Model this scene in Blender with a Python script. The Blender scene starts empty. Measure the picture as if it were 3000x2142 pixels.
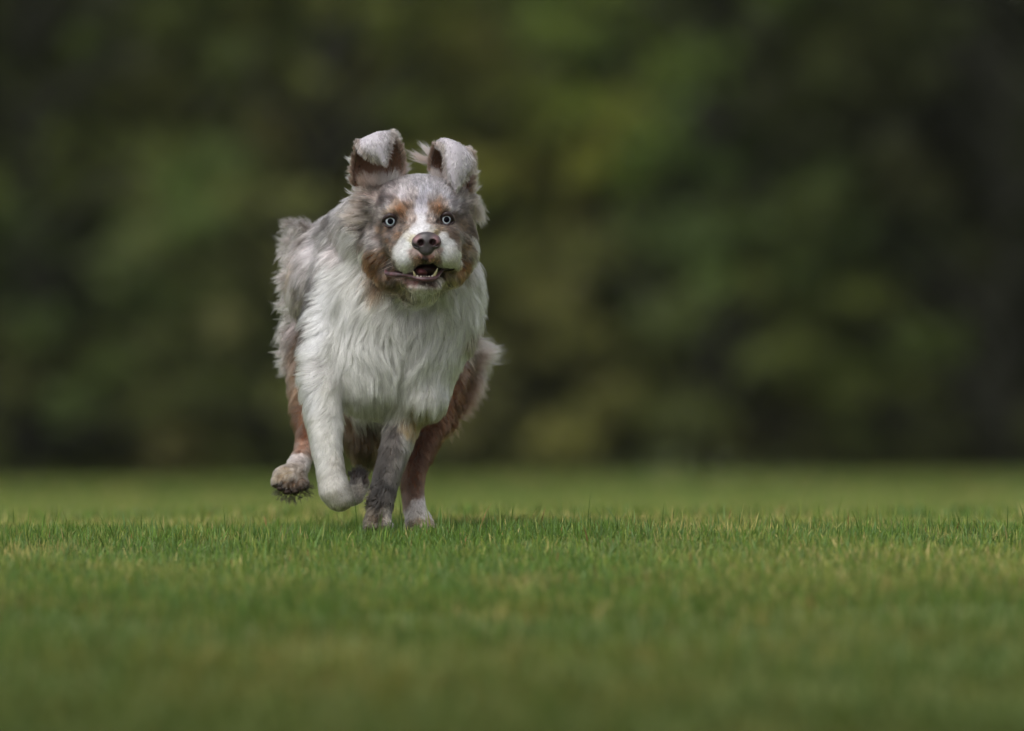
import bpy, math, random
import numpy as np
from mathutils import Vector, kdtree

C = bpy.context.scene
rng = np.random.default_rng(7)
random.seed(7)

# ------------------------------------------------------------------ camera, sky, sun, exposure
S = 2200.0            # photo pixels (3000 wide) per metre at the plane of the dog's face
F = 20000.0           # focal length in those pixels
DIST = F / S          # camera to dog
ROW_H = 1330.0        # photo row of the horizon
ZC = (1535.0 - ROW_H) / S

cam_d = bpy.data.cameras.new('camera')
cam = bpy.data.objects.new('camera', cam_d)
C.collection.objects.link(cam)
C.camera = cam
cam_d.sensor_width = 36.0
cam_d.lens = F / 3000.0 * 36.0
cam_d.clip_start = 0.1
cam_d.clip_end = 1000.0
cam.location = (0.0, -DIST, ZC)
cam.rotation_euler = (math.radians(90.0) + math.atan((ROW_H - 1071.0) / F), 0.0, 0.0)
cam_d.dof.use_dof = True
cam_d.dof.focus_distance = DIST + 0.01
cam_d.dof.aperture_fstop = 3.1

world = bpy.data.worlds.new('World')
C.world = world
world.use_nodes = True
wn, wl = world.node_tree.nodes, world.node_tree.links
wn.clear()
SUN_EL, SUN_AZ = math.radians(56.0), math.radians(-35.0)   # azimuth from +X... see sun direction below
sky = wn.new('ShaderNodeTexSky')
sky.sky_type = 'NISHITA'
sky.sun_disc = False
sky.sun_elevation = SUN_EL
sky.sun_rotation = math.radians(215.0)
sky.air_density = 1.0
sky.dust_density = 4.0
hs = wn.new('ShaderNodeHueSaturation')
hs.inputs['Saturation'].default_value = 0.16       # overcast: the cloud layer takes most of the blue out
bg = wn.new('ShaderNodeBackground')
bg.inputs['Strength'].default_value = 0.105
wo = wn.new('ShaderNodeOutputWorld')
wl.new(sky.outputs[0], hs.inputs['Color'])
wl.new(hs.outputs[0], bg.inputs['Color'])
wl.new(bg.outputs[0], wo.inputs['Surface'])

sun_d = bpy.data.lights.new('sun', 'SUN')
sun_d.energy = 0.7
sun_d.angle = math.radians(35.0)
sun_d.color = (1.0, 0.97, 0.93)
sun = bpy.data.objects.new('sun', sun_d)
C.collection.objects.link(sun)
# light comes from the upper left, a little from the camera side
sdir = Vector((-0.50, -0.70, 1.05)).normalized()
sun.rotation_euler = sdir.to_track_quat('Z', 'Y').to_euler()
sky.sun_elevation = math.asin(sdir.z)
sky.sun_rotation = math.atan2(sdir.x, sdir.y)

C.render.engine = 'CYCLES'
C.cycles.use_denoising = True
C.cycles.denoiser = 'OPENIMAGEDENOISE'
C.cycles.denoising_input_passes = 'RGB_ALBEDO_NORMAL'
C.cycles.max_bounces = 8
C.cycles.diffuse_bounces = 3
C.cycles.glossy_bounces = 3
C.cycles.transmission_bounces = 8
C.cycles.transparent_max_bounces = 8
C.cycles.use_adaptive_sampling = False
C.cycles.caustics_reflective = False
C.cycles.caustics_refractive = False
C.view_settings.view_transform = 'Standard'
C.view_settings.look = 'None'
C.view_settings.exposure = 0.95
C.view_settings.gamma = 1.0
C.view_settings.use_curve_mapping = False
C.cycles_curves.shape = 'RIBBONS'

# ------------------------------------------------------------------ helpers
def lin(c):
    c = np.asarray(c, float) / 255.0
    return np.where(c <= 0.04045, c / 12.92, ((c + 0.055) / 1.055) ** 2.4)

def tag(o, label=None, cat=None, group=None, kind=None):
    if label: o['label'] = label
    if cat: o['category'] = cat
    if group: o['group'] = group
    if kind: o['kind'] = kind
    return o

def new_mat(name, col=(0.5, 0.5, 0.5), rough=0.6, spec=0.3, attr=None, **kw):
    m = bpy.data.materials.new(name)
    m.use_nodes = True
    b = m.node_tree.nodes['Principled BSDF']
    b.inputs['Base Color'].default_value = (*col, 1)
    b.inputs['Roughness'].default_value = rough
    b.inputs['Specular IOR Level'].default_value = spec
    for k, v in kw.items():
        b.inputs[k].default_value = v
    if attr:
        a = m.node_tree.nodes.new('ShaderNodeAttribute')
        a.attribute_name = attr
        m.node_tree.links.new(a.outputs['Color'], b.inputs['Base Color'])
    return m

def mesh_np(name, verts, faces=None, mat=None, parent=None, loops=None, sizes=None, col=None, smooth=True):
    """verts (n,3); faces (m,k) of equal size k, or loops+sizes."""
    me = bpy.data.meshes.new(name)
    verts = np.asarray(verts, np.float32)
    if faces is not None:
        faces = np.asarray(faces, np.int32)
        sizes = np.full(len(faces), faces.shape[1], np.int32)
        loops = faces.ravel()
    starts = np.concatenate([[0], np.cumsum(sizes)[:-1]]).astype(np.int32)
    me.vertices.add(len(verts)); me.vertices.foreach_set('co', verts.ravel())
    me.loops.add(len(loops)); me.loops.foreach_set('vertex_index', np.asarray(loops, np.int32))
    me.polygons.add(len(sizes)); me.polygons.foreach_set('loop_start', starts)
    try: me.polygons.foreach_set('loop_total', np.asarray(sizes, np.int32))
    except Exception: pass
    me.update(calc_edges=True)
    if smooth:
        me.polygons.foreach_set('use_smooth', np.ones(len(sizes), bool))
    if col is not None:
        a = me.attributes.new('Col', 'FLOAT_COLOR', 'POINT')
        a.data.foreach_set('color', np.concatenate([col, np.ones((len(col), 1))], 1).astype(np.float32).ravel())
    me.validate()
    o = bpy.data.objects.new(name, me)
    C.collection.objects.link(o)
    if mat: me.materials.append(mat)
    if parent: o.parent = parent
    return o

def empty(name, loc=(0, 0, 0)):
    o = bpy.data.objects.new(name, None)
    o.location = loc
    o.empty_display_size = 0.2
    C.collection.objects.link(o)
    return o

def vnoise(p, seed=0):
    """value noise in [-1,1] for points (n,3)"""
    p = np.asarray(p, float)
    i = np.floor(p).astype(np.int64); f = p - i; f = f * f * (3 - 2 * f)
    out = 0
    for dx in (0, 1):
        for dy in (0, 1):
            for dz in (0, 1):
                h = (i[:, 0] + dx) * 374761393 + (i[:, 1] + dy) * 668265263 + (i[:, 2] + dz) * 2147483647 + seed * 1274126177
                h = (h ^ (h >> 13)) * 1274126177
                h = (h ^ (h >> 16)) & 0xffff
                w = (f[:, 0] if dx else 1 - f[:, 0]) * (f[:, 1] if dy else 1 - f[:, 1]) * (f[:, 2] if dz else 1 - f[:, 2])
                out = out + w * (h / 32767.5 - 1)
    return out

# ------------------------------------------------------------------ terrain
_t = np.array([0.0, 0.30, 0.57, 0.70, 0.85, 0.93, 0.97, 1.0, 1.035, 1.08, 1.15, 1.3, 1.6, 2.5, 3.5, 5.0, 6.5, 12, 40])
_z = np.array([-.20, -.165, -.117, -.098, -.065, -.038, -.016, -.001, .002, .001, -.004, -.020, -.048, -.064, -.080, -.108, -.115, -.05, .3]) - 0.014
def ground_z(x, y):
    t = np.clip((y + DIST) / DIST, 0, 40)
    z = np.interp(t, _t, _z)
    # smooth the profile a little
    z = (z + np.interp(t - .02, _t, _z) + np.interp(t + .02, _t, _z)) / 3
    near = np.exp(-((t - 1.0) / 0.6) ** 2)
    z = z + near * (0.004 * np.clip(x, -1.5, 1.5) + 0.004 * np.sin(x * 5.1 + 0.6 + y * 1.3) + 0.003 * np.sin(x * 11 + y * 7))
    z = z + (t > 3) * 0.03 * np.sin(x * 0.5 + 1.0) * np.clip((t - 3) / 3, 0, 1)
    z = z + 0.025 * np.clip((t - 4) / 1.5, 0, 1) * np.clip(x / 3, -1, 1) * 1.2
    return z
# ------------------------------------------------------------------ ground sheet
def axis_pts():
    ys = np.concatenate([np.linspace(-60, -9.1, 12), np.linspace(-9, -4.2, 25), np.linspace(-4.1, 3, 120), np.linspace(3.2, 60, 90), np.linspace(65, 400, 12)])
    xs = np.concatenate([np.linspace(-300, -12, 14), np.linspace(-11, -1.3, 30), np.linspace(-1.2, 1.2, 70), np.linspace(1.3, 11, 30), np.linspace(12, 300, 14)])
    return xs, ys
xs, ys = axis_pts()
X, Y = np.meshgrid(xs, ys, indexing='ij')
Z = ground_z(X, Y)
nx, ny = X.shape
idx = np.arange(nx * ny).reshape(nx, ny)
fc = np.stack([idx[:-1, :-1], idx[1:, :-1], idx[1:, 1:], idx[:-1, 1:]], -1).reshape(-1, 4)
gm = bpy.data.materials.new('soil_and_turf'); gm.use_nodes = True
nt = gm.node_tree; b = nt.nodes['Principled BSDF']; b.inputs['Roughness'].default_value = 0.9
b.inputs['Specular IOR Level'].default_value = 0.1
tc = nt.nodes.new('ShaderNodeTexCoord'); n1 = nt.nodes.new('ShaderNodeTexNoise'); n1.inputs['Scale'].default_value = 1.3
n1.inputs['Detail'].default_value = 6
cr = nt.nodes.new('ShaderNodeValToRGB')
cr.color_ramp.elements[0].position = 0.35; cr.color_ramp.elements[0].color = (0.075, 0.105, 0.028, 1)
cr.color_ramp.elements[1].position = 0.65; cr.color_ramp.elements[1].color = (0.12, 0.145, 0.042, 1)
nt.links.new(tc.outputs['Object'], n1.inputs['Vector']); nt.links.new(n1.outputs['Fac'], cr.inputs['Fac'])
nt.links.new(cr.outputs['Color'], b.inputs['Base Color'])
ground = mesh_np('ground', np.stack([X, Y, Z], -1).reshape(-1, 3), fc, gm)
tag(ground, 'gently rolling soil under the mown grass field', kind='structure')

# ------------------------------------------------------------------ grass blades
def patch_noise(x, y, s, seed):
    p = np.stack([x * s, y * s, np.zeros_like(x)], -1)
    return vnoise(p, seed) * 0.6 + vnoise(p * 2.3 + 5, seed + 1) * 0.4

G_GREEN = lin([104, 132, 56]); G_DEEP = lin([76, 104, 42]); G_BLUE = lin([112, 138, 88]); G_YEL = lin([156, 154, 78]); G_STRAW = lin([186, 170, 112]); G_RUST = lin([140, 96, 66])

def grass(name, n, sampler, hgt, wid, label, segs=3, flop=0.5, tall=0.02, seed=1, colour_scale=1.0, yel0=0.42):
    r = np.random.default_rng(seed)
    x, y = sampler(r, n)
    n = len(x)
    # tufted height and density
    pn = patch_noise(x, y, 7.0, seed); pl = patch_noise(x, y, 1.6, 5)
    h = hgt * (0.55 + 0.6 * r.random(n) ** 1.3) * (1 + 0.30 * pn)
    tl = r.random(n) < tall
    h = np.where(tl, h * r.uniform(1.3, 2.2, n), h)
    w = wid * r.uniform(0.6, 1.25, n)
    az = r.uniform(0, 2 * np.pi, n)
    lean = np.clip(np.abs(r.normal(0, flop, n)) + 0.05, 0, 1.35)
    lean = np.where(tl, lean * 0.6, lean)
    dx, dy = np.cos(az), np.sin(az)
    fa = az + np.pi / 2 + r.normal(0, 0.9, n)
    fx, fy = np.cos(fa), np.sin(fa)
    base = np.stack([x, y, ground_z(x, y) - 0.004], -1)
    k = segs + 1
    ts = np.linspace(0, 1, k)
    V = np.zeros((n, 2 * segs + 1, 3), np.float32)
    ang = lean[:, None] * (0.35 + 0.9 * ts[None] ** 1.2)
    ds = 1.0 / segs
    px = np.zeros(n); pz = np.zeros(n)
    ctr = [np.stack([px, pz], -1)]
    for i in range(segs):
        a = (ang[:, i] + ang[:, i + 1]) / 2
        px = px + np.sin(a) * h * ds; pz = pz + np.cos(a) * h * ds
        ctr.append(np.stack([px, pz], -1))
    prof = np.interp(ts, [0, .3, .7, 1], [0.75, 1.0, 0.7, 0.0])
    for i in range(k):
        c = base + np.stack([dx * ctr[i][:, 0], dy * ctr[i][:, 0], ctr[i][:, 1]], -1)
        if i < segs:
            off = np.stack([fx, fy, np.zeros(n)], -1) * (w * prof[i] * 0.5)[:, None]
            V[:, 2 * i] = c - off; V[:, 2 * i + 1] = c + off
        else:
            V[:, 2 * i] = c
    loops = []; sizes = []
    o = (np.arange(n) * (2 * segs + 1))[:, None]
    q = []
    for i in range(segs - 1):
        q.append(np.array([2 * i, 2 * i + 1, 2 * i + 3, 2 * i + 2]))
    Q = np.concatenate([(o + a[None]) for a in q], 1) if q else np.zeros((n, 0), int)
    T = o + np.array([2 * segs - 2, 2 * segs - 1, 2 * segs])[None]
    L = np.concatenate([Q, T], 1).ravel()
    sz = np.tile(np.array([4] * (segs - 1) + [3], np.int32), n)
    # colours
    u = r.random(n)
    yel = np.clip(yel0 + 1.1 * pl + 0.35 * pn, 0, 1)
    c = G_GREEN[None] * (1 - u[:, None]) + G_DEEP[None] * u[:, None]
    mb = (r.random(n) < 0.30)[:, None]; c = np.where(mb, 0.6 * G_BLUE[None] + 0.4 * c, c)
    my = (r.random(n) < 0.08 + 0.55 * yel)[:, None]; c = np.where(my, 0.5 * G_YEL[None] + 0.5 * c, c)
    ms = (r.random(n) < (0.015 + 0.15 * yel ** 2) * (1 - tl))[:, None]; c = np.where(ms, G_STRAW[None], c)
    mr = (r.random(n) < 0.004)[:, None]; c = np.where(mr, G_RUST[None], c)
    bare = np.clip(patch_noise(x, y, 4.5, 77) * 2.2 - .5, 0, 1)[:, None] * (r.random(n) < .55)[:, None]
    c = c * (1 - bare) + (0.6 * G_STRAW + .4 * G_YEL)[None] * bare
    c = c * r.uniform(0.65, 1.3, n)[:, None] * colour_scale
    # vignette painted into the blades: darker towards the camera, also less blue
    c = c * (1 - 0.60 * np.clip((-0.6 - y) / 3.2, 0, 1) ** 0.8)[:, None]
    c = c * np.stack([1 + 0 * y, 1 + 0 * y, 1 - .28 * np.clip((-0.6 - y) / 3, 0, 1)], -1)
    vc = np.repeat(c[:, None, :], 2 * segs + 1, 1)
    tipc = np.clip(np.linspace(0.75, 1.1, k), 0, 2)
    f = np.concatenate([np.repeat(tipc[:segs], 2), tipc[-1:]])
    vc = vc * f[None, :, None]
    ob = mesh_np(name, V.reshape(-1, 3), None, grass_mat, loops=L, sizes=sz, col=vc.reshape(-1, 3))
    tag(ob, label, 'grass', kind='stuff')
    return ob

grass_mat = bpy.data.materials.new('grass_blade'); grass_mat.use_nodes = True
nt = grass_mat.node_tree; nt.nodes.clear()
at = nt.nodes.new('ShaderNodeAttribute'); at.attribute_name = 'Col'
pb = nt.nodes.new('ShaderNodeBsdfPrincipled'); pb.inputs['Roughness'].default_value = 0.45; pb.inputs['Specular IOR Level'].default_value = 0.18
tr = nt.nodes.new('ShaderNodeBsdfTranslucent'); mx = nt.nodes.new('ShaderNodeMixShader'); mx.inputs[0].default_value = 0.42
ou = nt.nodes.new('ShaderNodeOutputMaterial')
nt.links.new(at.outputs['Color'], pb.inputs['Base Color']); nt.links.new(at.outputs['Color'], tr.inputs['Color'])
nt.links.new(pb.outputs[0], mx.inputs[1]); nt.links.new(tr.outputs[0], mx.inputs[2]); nt.links.new(mx.outputs[0], ou.inputs['Surface'])

def band(y0, y1, m, xoff=0.25, power=1.0):
    """uniform over the wedge the camera sees between y0 and y1, with a margin"""
    def f(r, n):
        y = y0 + (y1 - y0) * r.random(n) ** power
        half = (y + DIST) * 0.0785 * m + xoff
        return r.uniform(-1, 1, n) * half, y
    return f
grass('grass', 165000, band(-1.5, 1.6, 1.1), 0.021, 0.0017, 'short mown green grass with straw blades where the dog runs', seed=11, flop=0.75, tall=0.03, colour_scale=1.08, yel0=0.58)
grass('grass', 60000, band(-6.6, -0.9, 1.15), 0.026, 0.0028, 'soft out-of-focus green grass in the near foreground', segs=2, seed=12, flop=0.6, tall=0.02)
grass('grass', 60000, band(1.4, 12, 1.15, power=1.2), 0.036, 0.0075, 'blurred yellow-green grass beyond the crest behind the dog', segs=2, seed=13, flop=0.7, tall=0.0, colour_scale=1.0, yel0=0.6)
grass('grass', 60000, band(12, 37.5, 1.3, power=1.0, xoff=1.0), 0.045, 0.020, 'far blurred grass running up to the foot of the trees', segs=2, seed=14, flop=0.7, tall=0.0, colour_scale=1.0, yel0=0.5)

def round_feet(r, n):
    f = np.array([(-0.182, .10), (-0.128, .17), (-0.155, .13), (-0.25, .05), (-0.05, .0), (0.1, .1)])[r.integers(0, 6, n)]
    return f[:, 0] + r.normal(0, .07, n), f[:, 1] - .05 + r.normal(0, .06, n)
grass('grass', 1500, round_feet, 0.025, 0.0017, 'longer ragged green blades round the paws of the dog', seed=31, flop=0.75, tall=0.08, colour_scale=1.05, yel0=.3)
def stray(r, n):
    return r.uniform(-.75, .75, n), r.uniform(-.25, .5, n)
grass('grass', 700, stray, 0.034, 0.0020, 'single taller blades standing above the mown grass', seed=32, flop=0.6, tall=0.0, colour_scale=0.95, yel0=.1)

def flanks(r, n):        # either side of the strip the lens covers
    y = -8.0 + 46 * r.random(n) ** 1.6
    half = (y + DIST) * 0.0785 * 1.1 + .25
    return np.where(r.random(n) < .5, 1, -1) * (half + (2.2 + 0.12 * (y + DIST)) * r.random(n) ** 1.2), y
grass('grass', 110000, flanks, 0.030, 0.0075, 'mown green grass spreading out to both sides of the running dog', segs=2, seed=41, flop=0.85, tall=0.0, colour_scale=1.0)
# ------------------------------------------------------------------ woodland edge
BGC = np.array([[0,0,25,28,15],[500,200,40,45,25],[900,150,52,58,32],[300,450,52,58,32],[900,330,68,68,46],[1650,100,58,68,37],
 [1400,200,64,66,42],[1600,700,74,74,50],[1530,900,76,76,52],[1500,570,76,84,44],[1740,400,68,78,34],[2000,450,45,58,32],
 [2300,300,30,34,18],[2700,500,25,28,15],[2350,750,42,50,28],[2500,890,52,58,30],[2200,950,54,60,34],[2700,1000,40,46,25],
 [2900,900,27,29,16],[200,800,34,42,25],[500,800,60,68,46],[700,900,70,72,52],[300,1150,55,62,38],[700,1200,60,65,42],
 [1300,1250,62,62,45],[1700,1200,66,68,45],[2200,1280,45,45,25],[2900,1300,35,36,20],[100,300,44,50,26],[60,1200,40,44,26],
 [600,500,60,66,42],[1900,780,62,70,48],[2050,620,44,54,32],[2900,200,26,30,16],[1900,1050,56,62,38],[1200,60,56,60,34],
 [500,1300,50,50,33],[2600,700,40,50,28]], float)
def bg_col(px, py):  # leaf colours by view position, darker corners and paler hazy middle painted in
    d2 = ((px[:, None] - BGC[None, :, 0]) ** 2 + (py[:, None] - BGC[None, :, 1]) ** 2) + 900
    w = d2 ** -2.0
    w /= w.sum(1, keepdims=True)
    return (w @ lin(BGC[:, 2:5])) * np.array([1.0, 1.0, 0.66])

leaf_mat = bpy.data.materials.new('leaf'); leaf_mat.use_nodes = True
nt = leaf_mat.node_tree; nt.nodes.clear()
at = nt.nodes.new('ShaderNodeAttribute'); at.attribute_name = 'Col'
pb = nt.nodes.new('ShaderNodeBsdfPrincipled'); pb.inputs['Roughness'].default_value = 0.6; pb.inputs['Specular IOR Level'].default_value = 0.2
tr = nt.nodes.new('ShaderNodeBsdfTranslucent'); mx = nt.nodes.new('ShaderNodeMixShader'); mx.inputs[0].default_value = 0.45
ou = nt.nodes.new('ShaderNodeOutputMaterial')
nt.links.new(at.outputs['Color'], pb.inputs['Base Color']); nt.links.new(at.outputs['Color'], tr.inputs['Color'])
nt.links.new(pb.outputs[0], mx.inputs[1]); nt.links.new(tr.outputs[0], mx.inputs[2]); nt.links.new(mx.outputs[0], ou.inputs['Surface'])
bark_mat = new_mat('bark', (0.02, 0.021, 0.014), 0.9, 0.1)
wood_mat = new_mat('woodland_leaf', (0.05, 0.055, 0.03), 0.9, 0.05)

LEAF_GAIN = 3.4
def leaf_quads(centres, size, r, col):
    n = len(centres)
    a = r.normal(size=(n, 3)); a /= np.linalg.norm(a, axis=1, keepdims=True)
    b = np.cross(a, r.normal(size=(n, 3))); b /= np.linalg.norm(b, axis=1, keepdims=True)
    s = size * r.uniform(0.6, 1.3, n)[:, None]
    V = np.stack([centres - a * s, centres - b * s * 0.42, centres + a * s, centres + b * s * 0.42], 1)
    F_ = np.arange(4 * n).reshape(n, 4)
    return V.reshape(-1, 3), F_, np.repeat(col, 4, 0)

def tube(points, radii, sides=7):
    P = np.asarray(points, float); V = []; Fc = []
    for i, p in enumerate(P):
        t = P[min(i + 1, len(P) - 1)] - P[max(i - 1, 0)]; t /= np.linalg.norm(t) + 1e-9
        u = np.cross(t, [0.3, 0.9, 0.2]); u /= np.linalg.norm(u); v = np.cross(t, u)
        for k in range(sides):
            a = 2 * np.pi * k / sides
            V.append(p + (u * np.cos(a) + v * np.sin(a)) * radii[i])
    for i in range(len(P) - 1):
        for k in range(sides):
            a = i * sides + k; b_ = i * sides + (k + 1) % sides
            Fc.append([a, b_, b_ + sides, a + sides])
    return V, Fc

TREE_SPECS = [  # photo column, extra distance, crown radius, height, label
 (-420, 2, 1.5, 7.0, 'very dark broadleaf tree just past the left edge of the field'),
 (80, 0, 1.25, 7.5, 'dark olive leafy tree at the far left of the woodland edge'),
 (520, 1, 1.15, 7.0, 'mid green leafy tree second from the left of the woodland edge'),
 (930, 0, 1.1, 8.0, 'greyish olive leafy tree directly behind the dog'),
 (1330, 2, 1.1, 7.5, 'pale brownish olive tree just right of the dog'),
 (1720, 1, 1.1, 8.0, 'brownish tree with bright yellow-green sprays right of the centre'),
 (2080, 0, 1.1, 7.0, 'green leafy tree right of the brownish gap in the woods'),
 (2480, 1, 1.2, 7.5, 'dark tree with a lighter yellowish spray of leaves on the right'),
 (2930, 0, 1.3, 8.0, 'nearly black leafy tree at the right edge of the woodland'),
 (3400, 2, 1.6, 7.0, 'very dark broadleaf tree just past the right edge of the field'),
]
WD = 46.0
def w2p(x, y, z):
    d = y + DIST
    return 1500 + x * F / d, ROW_H - (z - ZC) * F / d
for (pc, ex, cr_, ht, lab) in TREE_SPECS:
    r = np.random.default_rng(int(pc) + 1000)
    dd = WD + ex
    x0 = (pc - 1500) / F * dd; y0 = dd - DIST; z0 = float(ground_z(np.array([x0]), np.array([y0]))[0])
    root = empty('tree', (x0, y0, z0))
    tag(root, lab, 'tree', 'trees along the woodland edge')
    # trunk and limbs
    V, Fc = tube([(0, 0, -.1), (.05, 0, ht * .3), (-.04, .05, ht * .6), (.05, 0, ht * .95)], [.06, .05, .035, .015])
    lumps = []
    nl = 190
    for i in range(nl):
        h = 0.25 + (ht - 0.3) * r.random() ** 1.25
        a = r.uniform(0, 2 * np.pi)
        rr = cr_ * (0.35 + 0.75 * math.sqrt(r.random())) * (1.05 - 0.45 * (h / ht) ** 2)
        c = np.array([math.cos(a) * rr, math.sin(a) * rr * 0.8, h])
        lumps.append((c, r.uniform(0.10, 0.28)))
        if i % 3 == 0:
            hb = max(0.3, h - rr * 0.7)
            v2, f2 = tube([(0, 0, hb), (c[0] * .5, c[1] * .5, (hb + h) / 2 + .05), tuple(c)], [.05, .035, .012], 5)
            o = len(V); V += v2; Fc += [[k + o for k in q] for q in f2]
    trunk = mesh_np('trunk', np.array(V), np.array(Fc), bark_mat, root)
    P, COL, SZ = [], [], []
    for c, rad in lumps:
        n = int(270 * (rad / .4) ** 2)
        d = r.normal(size=(n, 3)); d /= np.linalg.norm(d, axis=1, keepdims=True)
        p = c + d * (rad * r.random((n, 1)) ** 0.5) * np.array([1.15, 1.0, 0.75])
        wx, wz = c[0] + x0, c[2] + z0
        ppx, ppy = w2p(wx, y0 + c[1], wz)
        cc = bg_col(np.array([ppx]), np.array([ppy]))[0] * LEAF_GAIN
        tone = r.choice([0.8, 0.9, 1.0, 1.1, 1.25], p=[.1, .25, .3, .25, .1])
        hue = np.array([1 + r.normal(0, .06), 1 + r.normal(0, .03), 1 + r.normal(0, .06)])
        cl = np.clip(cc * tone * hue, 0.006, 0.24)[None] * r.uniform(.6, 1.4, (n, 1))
        P.append(p); COL.append(cl)
    P = np.concatenate(P); COL = np.concatenate(COL)
    keep = P[:, 2] > 0.05
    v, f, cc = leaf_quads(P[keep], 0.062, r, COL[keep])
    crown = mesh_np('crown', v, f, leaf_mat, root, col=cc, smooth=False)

# the depth of the wood behind the first trees: too dense to count
r = np.random.default_rng(99)
n = 30000
wx = r.uniform(-16, 16, n); wy = 39.5 + r.random(n) ** 0.7 * 8.0
wz = r.random(n) * 9.5
P = np.stack([wx, wy, wz], -1)
P[:, 2] += ground_z(P[:, 0], P[:, 1])
ppx, ppy = w2p(P[:, 0], P[:, 1], P[:, 2])
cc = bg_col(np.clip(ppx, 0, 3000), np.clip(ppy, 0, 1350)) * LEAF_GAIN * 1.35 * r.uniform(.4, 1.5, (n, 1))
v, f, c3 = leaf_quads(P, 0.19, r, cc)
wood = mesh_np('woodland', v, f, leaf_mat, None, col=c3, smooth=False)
tag(wood, 'dense dark understorey filling the wood behind the first trees', 'woodland', kind='stuff')
# forest floor bank rising behind
nx_, nz_ = 60, 16
gx, gz = np.meshgrid(np.linspace(-60, 60, nx_), np.linspace(0, 1, nz_), indexing='ij')
by = 48 + gz * 14 + 1.2 * np.sin(gx * .7) ; bz = -0.3 + 12 * gz ** 0.6 + .6 * np.sin(gx * .9 + 4 * gz)
idx = np.arange(nx_ * nz_).reshape(nx_, nz_)
fc = np.stack([idx[:-1, :-1], idx[1:, :-1], idx[1:, 1:], idx[:-1, 1:]], -1).reshape(-1, 4)
bank = mesh_np('hillside', np.stack([gx, by, bz], -1).reshape(-1, 3), fc, wood_mat)
tag(bank, 'dark overgrown slope rising behind the woodland', kind='structure')
# ------------------------------------------------------------------ the dog: body shape as a distance field
# dog space: x = photo column, d = depth behind the face plane, y = photo row (all 1/2200 m)
def PJ(x, y, d):          # a joint seen at column x, row y and lying d deep
    k = 1 + d / F
    return np.array([1500 + (x - 1500) * k, d, ROW_H + (y - ROW_H) * k], float)
def to_world(p):          # dog space (x, d, y) -> metres
    p = np.asarray(p, float)
    return np.stack([(p[..., 0] - 1500) / S, p[..., 1] / S, ZC - (p[..., 2] - ROW_H) / S], -1)

def axis(lo, hi, flo, fhi, fine, coarse):
    a = list(np.arange(lo, flo, coarse)); b = list(np.arange(flo, fhi, fine)); c = list(np.arange(fhi, hi, coarse))
    return np.array(a + b + c, np.float32)
AX = axis(740, 1480, 1050, 1410, 2.6, 5.0)
AD = axis(-260, 1300, -255, 90, 3.0, 7.5)
AY = axis(430, 1600, 500, 890, 2.6, 5.0)
VOL = np.full((len(AX), len(AD), len(AY)), 60.0, np.float32)

def _sub(lo, hi):
    sl = []
    for A, l, h in zip((AX, AD, AY), lo, hi):
        i0 = max(0, np.searchsorted(A, l) - 1); i1 = min(len(A), np.searchsorted(A, h) + 1)
        sl.append(slice(i0, i1))
    return tuple(sl)
def _grid(sl):
    return AX[sl[0]][:, None, None], AD[sl[1]][None, :, None], AY[sl[2]][None, None, :]
def _smin(a, b, k):
    h = np.clip(0.5 + 0.5 * (b - a) / k, 0, 1)
    return b * (1 - h) + a * h - k * h * (1 - h)
def _merge(sl, d, k, cut):
    v = VOL[sl]
    if cut:
        VOL[sl] = -_smin(-v, d, k)
    else:
        VOL[sl] = _smin(v, d, k)
def ell(x, y, d, rx, ry, rd, k=20, rz=0, cut=False):
    """ellipsoid; rz = roll in the picture plane in degrees (clockwise as seen)"""
    c = PJ(x, y, d); R = max(rx, ry, rd) + k + 8
    sl = _sub(c - R, c + R); gx, gd, gy = _grid(sl)
    a = math.radians(rz); ux = gx - c[0]; uy = gy - c[2]; ud = (gd - c[1]) / rd
    lx = ux * math.cos(a) + uy * math.sin(a); ly = -ux * math.sin(a) + uy * math.cos(a)
    q0 = np.sqrt((lx / rx) ** 2 + (ly / ry) ** 2 + ud ** 2)
    q1 = np.sqrt((lx / rx ** 2) ** 2 + (ly / ry ** 2) ** 2 + (ud / rd) ** 2) + 1e-6
    _merge(sl, (q0 * (q0 - 1) / q1).astype(np.float32), k, cut)
def cone(p0, p1, r0, r1, k=20, cut=False):
    a = PJ(*p0); b = PJ(*p1); R = max(r0, r1) + k + 8
    sl = _sub(np.minimum(a, b) - R, np.maximum(a, b) + R); gx, gd, gy = _grid(sl)
    ba = b - a; L = ba @ ba
    t = np.clip(((gx - a[0]) * ba[0] + (gd - a[1]) * ba[1] + (gy - a[2]) * ba[2]) / L, 0, 1)
    d = np.sqrt((gx - a[0] - t * ba[0]) ** 2 + (gd - a[1] - t * ba[1]) ** 2 + (gy - a[2] - t * ba[2]) ** 2) - (r0 + (r1 - r0) * t)
    _merge(sl, d.astype(np.float32), k, cut)
def chain(pts, k=18):     # pts: (x, y, d, r)
    P = [PJ(*p[:3]) for p in pts]; R = max(p[3] for p in pts) + k + 8
    sl = _sub(np.min(P, 0) - R, np.max(P, 0) + R); gx, gd, gy = _grid(sl); out = None
    for i in range(len(pts) - 1):
        a, b = P[i], P[i + 1]; ba = b - a
        t = np.clip(((gx - a[0]) * ba[0] + (gd - a[1]) * ba[1] + (gy - a[2]) * ba[2]) / (ba @ ba), 0, 1)
        d = (np.sqrt((gx - a[0] - t * ba[0]) ** 2 + (gd - a[1] - t * ba[1]) ** 2 + (gy - a[2] - t * ba[2]) ** 2) - (pts[i][3] + (pts[i + 1][3] - pts[i][3]) * t)).astype(np.float32)
        out = d if out is None else _smin(out, d, 4)
    _merge(sl, out, k, False)

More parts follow.
